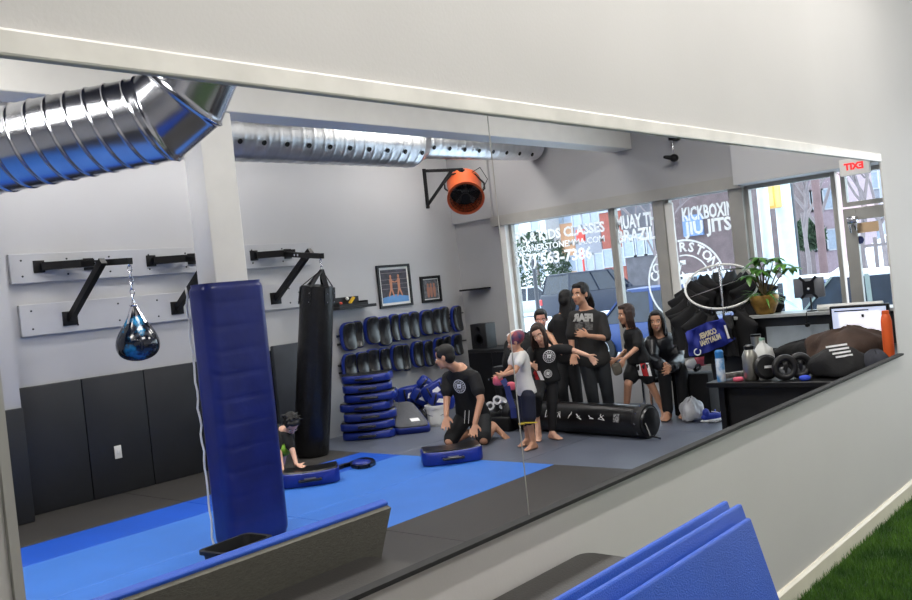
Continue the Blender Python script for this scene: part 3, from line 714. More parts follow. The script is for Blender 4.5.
MB().add(pt, [(0, 1, 2, 3)]).build('badge', mat('bag_badge', (160, 160, 160), 0.5, scale=60, c2=(30, 30, 30)), e, smooth=False, solid=0.003)
for k in range(10):
    q = 2*PI*k/10; MB().ell(c0 + d_*(Lb-0.075) + (UP*math.sin(q)+up_*math.cos(q))*(R0+0.007), ((0.008,0,0),(0,0.008,0),(0,0,0.008)), 6, 4).build('rivet', M_chrome, e)
MB().tube([c0 + d_*Lb + up_*0.1, c0 + d_*(Lb+0.09) + up_*0.16 - UP*0.1, c0 + d_*(Lb+0.12) + up_*0.05 - UP*(R0-0.012)], 0.01, 6).build('strap', M_blk, e)
# ---------------------------------------------------------------- pictures, shelves, fan
def picture(lab, pa, pb, inner, fw=0.03, mattew=0.03):
    a = at_x(*pa, FARX); b = at_x(*pb, FARX); y0, y1 = a.y, b.y; z1, z0 = a.z, b.z
    e = thing('framed_picture', lab, 'framed picture', (FARX, (y0+y1)/2, (z0+z1)/2))
    m = MB(); x = FARX+0.001
    m.box((x, y0, z0), (x+0.03, y0+fw, z1)).box((x, y1-fw, z0), (x+0.03, y1, z1)).box((x, y0+fw, z0), (x+0.03, y1-fw, z0+fw)).box((x, y0+fw, z1-fw), (x+0.03, y1-fw, z1)); m.build('frame', M_black, e, smooth=False)
    MB().box((x, y0+fw, z0+fw), (x+0.012, y1-fw, z1-fw)).build('mat_board', M_white, e, smooth=False)
    g = fw+mattew
    MB().box((x+0.012, y0+g, z0+g), (x+0.015, y1-g, z1-g)).build('print', inner[0], e, smooth=False)
    return x+0.016, y0+g, y1-g, z0+g, z1-g, e
M_skin0 = mat('print_skin', (190, 130, 100), 0.6)
x_, y0, y1, z0, z1, e = picture('larger black framed fight photo with two boxers over a blue ring', (375, 266), (412, 305), [mat('print_dark', (52, 48, 58), 0.5, var=0.5, scale=20)])
m = MB(); k = [(0, 0), (1, 0), (1, 0.16), (0.5, 0.24), (0, 0.16)]; m.add([(x_, y0+(y1-y0)*u, z0+(z1-z0)*v) for u, v in k], [(0,1,2,3,4)]); m.build('print_ring_floor', mat('print_blue', (96, 150, 205), 0.5), e, smooth=False)
m = MB()
for cy, s_ in ((0.36, 1), (0.66, -1)):
    P_ = lambda u, v: Vector((x_+0.001, y0+(y1-y0)*u, z0+(z1-z0)*v))
    m.cone(P_(cy, 0.45), P_(cy, 0.68), 0.02, 0.026, 8).cone(P_(cy, 0.78), P_(cy, 0.80), 0.018, 0.018, 8).cone(P_(cy, 0.45), P_(cy-0.1*s_, 0.2), 0.016, 0.01, 8).cone(P_(cy, 0.45), P_(cy+0.08*s_, 0.2), 0.016, 0.01, 8).cone(P_(cy, 0.66), P_(cy+0.13*s_, 0.62), 0.01, 0.009, 8)
for v in m.v: v.x = x_ + (v.x - x_)*0.08
m.build('print_boxers', M_skin0, e)
m = MB()
for v in (0.42, 0.56, 0.70, 0.9): m.box((x_, y0, z0+(z1-z0)*v-0.002), (x_+0.001, y1, z0+(z1-z0)*v+0.002))
m.build('print_ropes', mat('print_rope', (150, 140, 140), 0.6), e, smooth=False)
x_, y0, y1, z0, z1, e = picture('small black framed group photo to the right of the fight photo', (419, 277), (441, 301), [mat('print_grey', (90, 92, 96), 0.5, var=0.5, scale=26)], fw=0.035, mattew=0.012)
m = MB()
for u in (0.3, 0.5, 0.72): m.cone((x_, y0+(y1-y0)*u, z0+(z1-z0)*0.15), (x_, y0+(y1-y0)*u, z0+(z1-z0)*0.55), 0.022, 0.028, 8).cone((x_, y0+(y1-y0)*u, z0+(z1-z0)*0.72), (x_, y0+(y1-y0)*u, z0+(z1-z0)*0.74), 0.02, 0.02, 8)
for v in m.v: v.x = x_ + (v.x - x_)*0.05
m.build('print_people', mat('print_warm', (170, 120, 100), 0.6), e)
a = at_x(334, 311, FARX+0.12); b = at_x(371, 305, FARX+0.12)
o = MB().box((FARX, a.y, 1.475), (FARX+0.22, b.y, 1.51)).build('wall_shelf', M_blkmatte, bevel=0.004, smooth=False); tag(o, 'black floating shelf on the far wall above the kick pads', 'shelf')
e = thing('display_case', 'open black case with yellow and red contents on the wall shelf', 'case', (FARX+0.11, (a.y+b.y)/2, 1.51))
y0, y1 = a.y+0.02, a.y+0.48
m = MB(); m.box((FARX+0.03, y0, 1.511), (FARX+0.2, y1, 1.525)).box((FARX+0.03, y0, 1.525), (FARX+0.04, y1, 1.62)).box((FARX+0.04, y0, 1.525), (FARX+0.2, y0+0.01, 1.56)).box((FARX+0.04, y1-0.01, 1.525), (FARX+0.2, y1, 1.56)).box((FARX+0.19, y0, 1.525), (FARX+0.2, y1, 1.54))
m.build('case_body', M_blkmatte, e, smooth=False)
MB().bar((FARX+0.08, y0+0.27, 1.54), (FARX+0.10, y0+0.33, 1.61), 0.035, 0.03).build('yellow_tool', mat('tool_yellow', (232, 184, 40), 0.4), e, smooth=False)
MB().ell((FARX+0.09, y0+0.12, 1.55), ((0.02,0,0),(0,0.025,0),(0,0,0.02))).build('red_tool', mat('tool_red', (200, 70, 50), 0.4), e)
MB().ell((FARX+0.07, y0+0.25, 1.60), ((0.02,0,0),(0,0.02,0),(0,0,0.02))).build('white_tool', M_white, e)
# right shelf beside the window, black box
a = at_y(467, 290, WINY-0.06); b = at_y(488, 287, WINY-0.06)
o = MB().box((a.x, WINY-0.22, a.z-0.012), (b.x, WINY-0.001, a.z+0.012)).build('wall_shelf', M_blkmatte, smooth=False); tag(o, 'short black shelf on the corner wall beside the window', 'shelf')
# fan on wall arm
a = at_x(424, 175, FARX); b = at_x(428, 207, FARX); fc = at_d(466, 190, 11.0)
fc = Vector((-7.25, 0, 0)); t_ = at_x(465, 191, -7.3); fc = t_
e = thing('wall_fan', 'orange drum fan on a black wall bracket under the spiral duct', 'fan', (FARX, a.y, a.z))
MB().bar((FARX+0.01, a.y, b.z-0.02), (FARX+0.01, a.y, a.z+0.08), 0.05, 0.02).build('wall_rail', M_black, e, smooth=False)
hy = a.y
endp = Vector((fc.x, fc.y-0.02, fc.z+0.27))
MB().bar((FARX+0.02, a.y, a.z+0.05), endp, 0.04, 0.04).build('arm', M_black, e, smooth=False)
md_ = Vector((FARX+0.02, a.y, a.z+0.05)).lerp(endp, 0.75); MB().bar((FARX+0.02, a.y, b.z+0.03), md_, 0.03, 0.03).build('brace', M_black, e, smooth=False)
MB().bar(endp, fc + Vector((0, 0, 0.19)), 0.05, 0.05).build('drop_post', M_black, e, smooth=False)
ax_ = (CT*0.80 - CU*0.58 + CR*0.05).normalized()
m = MB(); prof = [(0.19, -0.24), (0.222, -0.185), (0.215, -0.15), (0.212, 0.13), (0.232, 0.16), (0.235, 0.19), (0.205, 0.19), (0.20, 0.10), (0.19, -0.16)]
m.lathe(fc, prof, n=40, axis=ax_); m.build('drum', mat('fan_orange', (176, 76, 36), 0.45), e)
MB().lathe(fc, [(0.0, -0.02), (0.198, -0.02), (0.198, 0.0), (0, 0.0)], n=32, axis=ax_).build('back_plate', M_black, e)
xa = ax_.orthogonal().normalized(); ya = ax_.cross(xa)
m = MB()
for R_ in (0.04, 0.08, 0.12, 0.16, 0.195): m.torus(fc + ax_*0.175, xa, ya, R_, 0.003, 32, 5)
for k in range(24): q = 2*PI*k/24; u = xa*math.cos(q)+ya*math.sin(q); m.bar(fc+ax_*0.175+u*0.05, fc+ax_*0.175+u*0.205, 0.004)
m.lathe(fc + ax_*0.172, [(0, 0), (0.055, 0), (0.055, 0.012), (0, 0.015)], n=20, axis=ax_); m.build('grille', M_black, e, smooth=False)
m = MB()
for k in range(5):
    q = 2*PI*k/5; u = xa*math.cos(q)+ya*math.sin(q); v = ax_.cross(u); m.add([fc+u*0.03+v*0.02-ax_*0.02, fc+u*0.18+v*0.07-ax_*0.04, fc+u*0.18-v*0.05+ax_*0.04, fc+u*0.03-v*0.02+ax_*0.02], [(0,1,2,3)])
m.lathe(fc-ax_*0.05, [(0, 0), (0.045, 0), (0.045, 0.1), (0, 0.1)], n=16, axis=ax_); m.build('blades', mat('fan_blade', (90, 92, 96), 0.4), e, smooth=False, solid=0.004)
for s_ in (-1, 1):
    MB().tube([fc + CR*s_*0.215, fc + CR*s_*0.25 + UP*0.03, fc + CR*s_*0.25 + UP*0.1, fc + CR*s_*0.15 + UP*0.21, fc + UP*0.235], 0.012, 6).build('yoke', M_black, e)
MB().tube([fc + UP*0.2 + CR*0.05, fc + UP*0.30 + CR*0.22, fc + UP*0.15 + CR*0.30, fc - UP*0.02 + CR*0.2], 0.006, 6).build('cord', M_black, e)
# small camera lamp on the header
c = at_y(674, 158, WINY-0.12)
e = thing('ceiling_spotlight', 'small black spotlight under the header near the beam end', 'spotlight', c)
MB().cone(c, c + Vector((0.0, 0.0, 0.22)), 0.006, 0.006, 8).build('stem', M_chrome, e)
MB().ell(c, ((0.05, 0, 0), (0, 0.05, 0), (0, 0, 0.045))).build('head', M_black, e)
MB().cone(c + CR*-0.02, c + CR*-0.10 + UP*0.01, 0.03, 0.02, 10).build('nozzle', M_black, e)
MB().box((c.x-0.03, c.y-0.03, c.z+0.2), (c.x+0.03, WINY-0.0, c.z+0.24)).build('mount', M_black, e, smooth=False)
# exit sign
c = at_y(856, 164, WINY-0.34)
e = thing('exit_sign', 'white exit sign with red lettering on the boxed header', 'exit sign', c)
MB().box((c.x-0.15, c.y-0.02, c.z-0.10), (c.x+0.12, c.y+0.035, c.z+0.06)).build('sign_body', M_white, e, bevel=0.006, smooth=False)
text_obj('EXIT', 0.085, (c.x-0.015, c.y-0.023, c.z-0.02), (1, 0, 0), (0, 0, 1), mat('exit_red', (235, 50, 50), 0.5, emit=0.8), e, bold=0.004, mirror=True)
# cabinet, speaker, tubes behind the boy
a = at_z(474, 402, 0); 
MBx = MB()
e = thing('storage_cabinet', 'low black cabinet in the corner behind the kneeling man', 'cabinet', (-7.35, 8.9, 0))
MB().box((-7.55, 8.75, 0.0), (-6.75, 9.3, 0.78)).build('carcass', M_blkmatte, e, bevel=0.006, smooth=False)
for x0 in (-7.53, -7.14):
    dr = MB().box((x0, 8.735, 0.04), (x0+0.37, 8.748, 0.74)).build('door', M_black, e, bevel=0.003, smooth=False)
    MB().lathe((x0+0.31 if x0 < -7.5 else x0+0.06, 8.735, 0.4), [(0.0, 0), (0.015, 0), (0.015, 0.02), (0, 0.025)], n=12, axis=(0, -1, 0)).build('knob', M_chrome, dr)
c = at_y(484, 340, 8.95)
e = thing('speaker', 'small black loudspeaker on the corner cabinet', 'speaker', (c.x, 8.95, 0.78))
MB().box((c.x-0.13, 8.85, 0.781), (c.x+0.13, 9.05, 1.10)).build('speaker_box', M_blkmatte, e, bevel=0.008)
for z_, r_ in ((0.90, 0.075), (1.03, 0.035)): MB().lathe((c.x, 8.85, z_), [(r_, 0), (r_, 0.006), (r_*0.8, 0.006), (r_*0.3, -0.005), (0.0, 0.0)], n=24, axis=(0, -1, 0)).build('driver', M_black, e)
for i, (px_, py_) in enumerate(((493, 407), (500, 401), (506, 406))):
    c = at_d(px_, py_, 9.9); c.z = max(c.z, 0.15)
    c = at_z(px_, 417, 0.0) if False else c
    e = thing('rolled_wrap', ('left', 'upper', 'right')[i] + ' one of three pale rolled tubes on the black tub', 'tube', c)
    ax_ = (CT*0.9 + CU*0.2 + CR*-0.3).normalized()
    MB().lathe(c, [(0.028, -0.12), (0.05, -0.12), (0.05, 0.12), (0.028, 0.12), (0.026, -0.11)], n=20, axis=ax_).build('roll', mat('roll_white', (205, 206, 210), 0.6), e)
c = at_z(496, 428, 0)
b_ = Vector((-6.15, 8.1, 0)); b_ = at_d(499, 416, 9.95); 
o = MB().box((b_.x-0.28, b_.y-0.2, 0.0), (b_.x+0.28, b_.y+0.25, b_.z+0.02)).build('storage_tub', M_blkmatte, bevel=0.02); tag(o, 'black storage tub carrying three pale rolled tubes', 'tub')
# ================================================================ RECEPTION DESK AND WHAT STANDS ON IT
def box_on(lo, hi, **k): return MB().box(lo, hi)
DZ = 0.75
e = thing('reception_desk', 'long black desk along the mirror opening covered with bottles, gear and a jacket', 'desk', (-2.3, 7.0, 0))
MB().box((-2.88, 5.84, DZ-0.035), (-1.74, 8.05, DZ)).build('desktop', M_black, e, bevel=0.004, smooth=False)
MB().box((-2.80, 7.2, 0.0), (-1.76, 7.24, DZ-0.036)).build('side_panel', M_blkmatte, e, smooth=False)
MB().box((-2.80, 8.0, 0.0), (-1.76, 8.04, DZ-0.036)).build('side_panel', M_blkmatte, e, smooth=False)
MB().box((-2.80, 5.95, 0.30), (-1.76, 5.98, DZ-0.036)).build('front_panel', M_blkmatte, e, smooth=False)
for x, y in ((-2.8, 5.92), (-1.8, 5.92), (-2.8, 7.1)): MB().box((x-0.02, y-0.02, 0.0), (x+0.02, y+0.02, DZ-0.036)).build('leg', M_black, e, smooth=False)
MB().box((-2.84, 5.95, 0.18), (-1.76, 7.15, 0.20)).build('lower_shelf', M_black, e, smooth=False)
# raised counter behind
A_ = Vector((-3.02, 6.62, 0)); B_ = Vector((-2.18, 8.42, 0)); d_ = (B_-A_).normalized(); n_ = Vector((-d_.y, d_.x, 0))
A2 = Vector((-3.00, 8.10, 0)); B2 = Vector((-1.76, 8.62, 0))
A2 = at_z(730, 322, 1.1); B2 = at_z(905, 297, 1.1)
A2 = Vector((-3.7, 8.42, 0)); B2 = Vector((-1.76, 8.42, 0))
e = thing('reception_counter', 'raised black counter with pale ledge carrying the plant and tablet stand', 'counter', (-2.7, 8.4, 0))
CZ = at_y(800, 312, 8.35).z
MB().box((-3.66, 8.30, 0.0), (-1.76, 8.42, CZ-0.03)).build('front_panel', mat('counter_dark', (40, 42, 44), 0.45), e, smooth=False)
MB().box((-3.70, 8.22, CZ-0.03), (-1.74, 8.62, CZ)).build('ledge', mat('counter_ledge', (176, 178, 176), 0.3), e, smooth=False, bevel=0.004)
a = at_y(766, 327, 8.29); b = at_y(831, 346, 8.29)
MB().box((a.x, 8.285, b.z), (b.x, 8.299, a.z)).build('pale_board', mat('board_pale', (176, 186, 190), 0.4), e, smooth=False)
a = at_y(741, 333, 8.29); b = at_y(756, 352, 8.29)
MB().box((a.x, 8.285, b.z), (b.x, 8.299, a.z)).build('notice', M_white, e, smooth=False)
def on_desk(px_, py_, z=DZ):
    p = at_z(px_, py_, z); return Vector((max(p.x, -2.82), max(p.y, 5.90), p.z))
def bottle(nm, lab, cat, c, prof, m, extra=None, cap=None, capm=None):
    e = thing(nm, lab, cat, c)
    MB().lathe(c, prof, n=24).build('body', m, e)
    if cap: MB().lathe(c, cap, n=20).build('cap', capm, e)
    return e
c = on_desk(752, 380); bottle('steel_flask', 'wide brushed steel flask on the desk in front of the milk jug', 'flask', c, [(0.045, 0), (0.052, 0.01), (0.052, 0.17), (0.035, 0.205), (0.03, 0.215)], mat('brushed_steel', (170, 168, 160), 0.3, metal=0.9), cap=[(0.032, 0.212), (0.034, 0.235), (0.02, 0.245), (0.0, 0.245)], capm=M_black)
c = on_desk(741, 368); bottle('steel_tumbler', 'tall slim steel tumbler left of the wide steel flask', 'tumbler', c, [(0.032, 0), (0.038, 0.24)], mat('brushed_steel', (170, 168, 160), 0.3, metal=0.9), cap=[(0.039, 0.24), (0.04, 0.255), (0.0, 0.258)], capm=M_black)
c = on_desk(717.5, 383); bottle('spray_can', 'blue and white spray can at the left end of the desk', 'spray can', c, [(0.028, 0), (0.030, 0.01), (0.030, 0.16), (0.02, 0.175)], mat('can_white', (215, 225, 235), 0.35, scale=22, c2=(90, 150, 205)), cap=[(0.028, 0.165), (0.03, 0.21), (0.02, 0.222), (0.0, 0.224)], capm=mat('cap_blue', (50, 130, 205), 0.4))
# milk jug
c = on_desk(765, 372)
e = thing('milk_jug', 'white plastic gallon jug on the desk below the plant', 'jug', c)
m = MB(); rings = []
for s_, z in ((0.055, 0), (0.065, 0.01), (0.068, 0.12), (0.055, 0.16), (0.03, 0.20), (0.018, 0.215), (0.018, 0.235)): rings.append([Vector((c.x + p.x, c.y + p.y, c.z + z)) for p in rrect(-s_, s_, -s_, s_, s_*0.5, 0, 4)])
m.loft(rings); m.build('body', mat('milk_plastic', (225, 226, 220), 0.4), e)
MB().lathe(c + Vector((0, 0, 0.232)), [(0.021, 0), (0.021, 0.018), (0, 0.02)], n=16).build('cap', mat('cap_green', (150, 190, 170), 0.4), e)
MB().tube([c + CR*0.03 + UP*0.19, c + CR*0.065 + UP*0.17, c + CR*0.07 + UP*0.12, c + CR*0.055 + UP*0.10], 0.010, 8).build('handle', mat('milk_plastic', (0, 0, 0)), e)
f_ = Vector((CT.x, CT.y, 0)).normalized(); r_ = Vector((CR.x, CR.y, 0)).normalized()
def patch(c, X, Y, w, h, m, nm, par, t=0.002): return MB().add([c + X*a*w/2 + Y*q*h/2 for a, q in ((-1,-1),(1,-1),(1,1),(-1,1))], [(0,1,2,3)]).build(nm, m, par, smooth=False, solid=t)
patch(c + f_*0.071 + UP*0.07 - r_*0.01, r_, UP, 0.06, 0.06, mat('label_green', (90, 130, 110), 0.5, scale=40, c2=(220, 225, 220)), 'label_patch', e)
# focus mitts / black round gear
M_gear = mat('black_gear', (26, 26, 28), 0.35, var=0.25)
for i, (px_, py_, lab) in enumerate(((768, 380, 'round black focus mitt with a white mark beside the steel flask'), (786, 380, 'black headguard right of the round focus mitt'), (801, 378, 'black headguard left of the brown jacket'))):
    c = on_desk(px_, py_)
    if i == 0:
        e = thing('focus_mitt', lab, 'focus mitt', c); cc = c + UP*0.085
        MB().lathe(cc - f_*0.03, [(0.0, 0), (0.07, 0.0), (0.085, 0.02), (0.085, 0.035), (0.07, 0.05), (0.0, 0.045)], n=28, axis=(f_ + UP*0.15)).build('pad', M_gear, e)
        MB().sup(cc - f_*0.05 - UP*0.01, (r_*0.05, f_*0.03, UP*0.07), 0.6).build('glove', M_gear, e)
        patch(cc + f_*0.026 + UP*0.008, r_, UP + r_*0.2, 0.05, 0.018, M_dec, 'emblem', e)
    else:
        e = thing('headguard', lab, 'headguard', c); cc = c + UP*0.085
        MB().torus(cc, r_, UP, 0.065, 0.024, 24, 10).build('shell', M_gear, e)
        MB().ell(cc - f_*0.02 - UP*0.03, (r_*0.05, f_*0.04, UP*0.035)).build('chin_cup', mat('grey_gear', (84, 86, 90), 0.4), e)
        MB().cone(cc - UP*0.03 + f_*0.01, cc + UP*0.02 + f_*0.02, 0.012, 0.018, 8).build('nose_guard', M_gear, e)
c = on_desk(797, 384, DZ+0.0); o = MB().sup(c + UP*0.018, (r_*0.035, f_*0.03, UP*0.018), 0.7).build('wrist_wrap', mat('wrap_blue', (40, 70, 190), 0.6)); tag(o, 'small blue wrap in front of the right headguard', 'wrist wrap')
c = on_desk(731, 384); o = MB().sup(c + UP*0.015, (r_*0.035, f_*0.03, UP*0.016), 0.7).build('hand_wrap', mat('wrap_pink', (225, 96, 120), 0.6)); tag(o, 'small pink wrap lying between the spray can and steel flask', 'hand wrap')
c = on_desk(735, 379); o = MB().bar(c + UP*0.03 - r_*0.08, c + UP*0.035 + r_*0.10, 0.06, 0.035).build('magazine_roll', mat('paper_grey', (160, 158, 150), 0.6, scale=30, c2=(90, 88, 84)), bevel=0.008); tag(o, 'grey paper bundle lying behind the pink wrap', 'paper')
# soft heaps: cloth with folds
def cloth(nm, lab, cat, c, X, Y, Z, m, seed=1, amp=0.12, grp=None, par=None):
    rr = random.Random(seed); ph = [rr.uniform(0, 6.28) for _ in range(8)]
    mb = MB(); n, k = 48, 22; rings = []
    for i in range(k):
        t_ = -PI/2*0.98 + PI*0.98*i/(k-1); row = []
        for j in range(n):
            q = 2*PI*j/n; f = 1 + amp*(math.sin(3*q+ph[0]+2*t_)*0.5 + math.sin(7*q+ph[1]-3*t_)*0.35 + math.sin(13*q + ph[2] + 5*t_)*0.2 + math.sin(5*t_+ph[3]+2*q)*0.4)
            row.append(c + (X*math.cos(q)*math.cos(t_)*f + Y*math.sin(q)*math.cos(t_)*f + Z*max(-0.35, math.sin(t_))*f))
        rings.append(row)
    mb.loft(rings); o = mb.build(nm, m, par, angle=80)
    if lab: tag(o, lab, cat, grp)
    return o
M_brown = mat('brown_cloth', (64, 46, 36), 0.8, var=0.25, scale=8, bump=0.4, bscale=30)
c = on_desk(850, 372, DZ); c = Vector((c.x, max(c.y, 6.45), DZ + 0.08))
cj = at_y(848, 350, 6.75)
cloth('jacket', 'dark brown jacket heaped on the desk before the monitor', 'jacket', Vector((cj.x, cj.y, DZ+0.09)), r_*0.30, f_*0.26, UP*0.17, M_brown, 3, 0.12)
cj = at_y(839, 366, 6.15)
e = thing('black_shirt', 'black shirt with white lettering heaped at the front of the desk', 'shirt', (cj.x, cj.y, DZ))
cloth('cloth', None, None, Vector((cj.x, cj.y, DZ+0.06)), r_*0.19, f_*0.20, UP*0.13, mat('black_cloth', (16, 16, 18), 0.85, var=0.3, bump=0.3), 5, 0.08, par=e)
for k in range(4):
    q = cj + Vector((0, 0, 0)); b_ = Vector((cj.x, cj.y, 0)) + r_*(-0.06+0.012*k) + f_*(0.10+0.018*k) + UP*(DZ+0.205-0.022*k)
    MB().bar(b_ - r_*0.055, b_ + r_*(0.085-0.01*k) + UP*0.006, 0.012, 0.004, up=f_).build('white_lettering', M_dec, e, smooth=False)
cj = at_y(880, 352, 6.15); cloth('folded_cloth', 'dark slate cloth at the right end of the desk beneath the orange bottle', 'cloth', Vector((cj.x-0.03, cj.y, DZ+0.05)), r_*0.09, f_*0.14, UP*0.11, mat('slate_cloth', (40, 42, 52), 0.85, var=0.2), 7, 0.08)
cj = at_y(808, 362, 6.9); cloth('sweatshirt', 'black sweatshirt piled behind the headguards', 'sweatshirt', Vector((cj.x, cj.y, DZ+0.05)), r_*0.26, f_*0.14, UP*0.12, mat('black_cloth', (0, 0, 0)), 9, 0.12)
# monitor
a = at_y(830, 309, 7.6); b = at_y(893, 345, 7.6)
X0, X1, Z1, Z0 = a.x, min(b.x, WX-0.09), a.z, b.z
e = thing('monitor', 'computer monitor with a white page on its screen', 'monitor', ((X0+X1)/2, 7.6, DZ))
MB().box((X0, 7.58, Z0), (X1, 7.62, Z1+0.02)).build('bezel', M_black, e, bevel=0.006, smooth=False)
MB().box((X0+0.02, 7.574, Z0+0.03), (X1-0.02, 7.579, Z1)).build('screen', mat('screen_glow', (196, 206, 232), 0.3, emit=0.9), e, smooth=False)
MB().box((X0+0.07, 7.571, Z0+0.03), (X1-0.06, 7.573, Z1-0.03)).build('page', mat('page_glow', (240, 240, 248), 0.3, emit=1.0), e, smooth=False)
MB().box((X0+0.04, 7.570, Z1-0.027), (X1-0.15, 7.572, Z1-0.017)).build('toolbar', M_black, e, smooth=False)
MB().box((X0+0.25, 7.569, Z1-0.08), (X0+0.27, 7.5705, Z1-0.055)).build('page_mark', M_black, e, smooth=False)
MB().box((X1-0.055, 7.571, Z0+0.05), (X1-0.022, 7.573, Z1-0.05)).build('side_bar', M_blkmatte, e, smooth=False)
MB().bar(((X0+X1)/2, 7.63, DZ+0.01), ((X0+X1)/2, 7.63, Z0+0.1), 0.06, 0.02).build('neck', M_black, e, smooth=False)
MB().box(((X0+X1)/2-0.12, 7.55, DZ+0.001), ((X0+X1)/2+0.12, 7.74, DZ+0.012)).build('foot', M_black, e, smooth=False)
a = at_y(884, 345, 7.0)
# orange bottle
c = at_y(894, 346, 6.25); c = Vector((min(c.x, WX-0.075), c.y, DZ+0.0))
t_ = at_y(893, 310, 6.25).z
bottle('orange_bottle', 'tall orange bottle standing at the right end of the desk', 'bottle', c, [(0.03, 0), (0.034, 0.01), (0.034, t_-DZ-0.07), (0.028, t_-DZ-0.04), (0.02, t_-DZ-0.02)], M_orange, cap=[(0.022, t_-DZ-0.023), (0.022, t_-DZ), (0, t_-DZ+0.002)], capm=M_orange)
# white roll on the ledge
c = at_y(838, 307, 8.34); o = MB().lathe(c + Vector((-0.18, 0, 0.0)), [(0.01, 0), (0.028, 0.002), (0.028, 0.56), (0.01, 0.562)], n=20, axis=(1, 0, 0)).build('paper_roll', M_white); o.location.z += (CZ + 0.0285 - c.z); tag(o, 'white paper roll lying on the counter ledge over the monitor', 'paper roll')
# tablet on stand
c = at_y(806, 320, 8.16); tz = at_y(805, 289, 8.3).z
c = Vector((c.x, 8.33, CZ))
e = thing('tablet_stand', 'silver tablet in a black clamp stand on the counter ledge', 'tablet stand', c)
MB().lathe(c, [(0.045, 0.001), (0.045, 0.012), (0.012, 0.02), (0.008, 0.03), (0.008, tz-CZ), (0.0, tz-CZ)], n=20).build('post', M_black, e)
MB().box((c.x-0.14, c.y-0.022, tz-0.08), (c.x+0.14, c.y-0.010, tz+0.10)).build('tablet', mat('tablet_back', (130, 132, 136), 0.35, metal=0.4), e, bevel=0.008)
m = MB(); m.box((c.x-0.05, c.y-0.036, tz-0.05), (c.x+0.05, c.y-0.023, tz+0.07))
for s1 in (-1, 1):
    for s2 in (-1, 1): m.bar((c.x+s1*0.03, c.y-0.03, tz+0.01+s2*0.05), (c.x+s1*0.075, c.y-0.03, tz+0.01+s2*0.10), 0.022, 0.012, up=(0, 1, 0))
m.build('clamp', M_black, e)
MB().ell((c.x, c.y-0.037, tz+0.0), ((0.012, 0, 0), (0, 0.004, 0), (0, 0, 0.012)), 10, 6).build('emblem', M_dec, e)
MB().cone((c.x, c.y-0.16, CZ-0.11), (c.x, c.y-0.14, CZ-0.0), 0.006, 0.006, 8).cone((c.x, c.y-0.16, CZ-0.11), (c.x, c.y-0.125, CZ-0.11), 0.02, 0.02, 8).build('clamp_screw', M_black, e)
# plant
c = at_y(765, 319, 8.33); c = Vector((c.x, 8.36, CZ))
s_ = 1.0
e = thing('potted_plant', 'leafy green plant in a gold tapered pot on the counter', 'potted plant', c)
H_ = at_y(765, 298, 8.36).z - CZ + 0.03
MB().lathe(c, [(0.075, 0.0), (0.085, 0.01), (0.125, H_*0.6), (0.135, H_*0.9), (0.125, H_), (0.115, H_*0.97), (0.10, H_*0.9), (0.0, H_*0.88)], n=32).build('pot', mat('gold_pot', (176, 138, 62), 0.35, metal=0.35, scale=14, c2=(122, 88, 34)), e)
pr_ = random.Random(8)
M_leaf = mat('leaf_green', (84, 140, 40), 0.45, c2=(44, 92, 26), scale=9); M_stem = mat('stem_brown', (96, 82, 50), 0.8)
def leaf(mb, p, d, L_, W_, droop=0.3):
    d = d.normalized(); s = d.cross(UP).normalized() if abs(d.z) < 0.98 else Vector((1, 0, 0)); pts = []
    for i, w_ in enumerate((0.0, 0.7, 1.0, 0.75, 0.0)):
        t_ = i/4; q = p + d*L_*t_ - UP*droop*L_*t_*t_; pts += [q - s*W_*w_/2, q + UP*0.12*W_*w_, q + s*W_*w_/2]
    fs = []
    for i in range(4): a = i*3; fs += [(a, a+1, a+4, a+3), (a+1, a+2, a+5, a+4)]
    mb.add(pts, fs)
tops = [at_y(x, y, 8.36 + dy) for x, y, dy in ((752, 268, .0), (758, 258, -.05), (766, 260, .05), (774, 258, 0), (783, 264, -.04), (748, 276, .04), (771, 270, .08), (790, 268, 0), (760, 270, -.1), (755, 262, .08))]
mbL = MB(); mbS = MB(); base = c + UP*H_*0.85
for i, t_ in enumerate(tops):
    mid = base.lerp(t_, 0.55) + Vector((pr_.uniform(-.02, .02), pr_.uniform(-.02, .02), 0.05))
    mbS.tube([base + Vector((pr_.uniform(-.02, .02), pr_.uniform(-.02, .02), 0)), mid, t_], [0.009, 0.006, 0.003], 6)
    for k in range(7):
        a = 2*PI*k/7 + pr_.random(); d = Vector((math.cos(a), math.sin(a), pr_.uniform(-0.2, 0.35)))
        leaf(mbL, t_, d, pr_.uniform(0.10, 0.16), pr_.uniform(0.045, 0.06), pr_.uniform(0.3, 0.7))
for k in range(26):        # long low blades around the pot
    a = 2*PI*k/26; d = Vector((math.cos(a), math.sin(a)*0.6, pr_.uniform(0.0, 0.9))); leaf(mbL, base, d, pr_.uniform(0.20, 0.32), 0.024, pr_.uniform(0.2, 0.9))
mbL.build('leaves', M_leaf, e, angle=80, solid=0.0008); mbS.build('stems', M_stem, e)
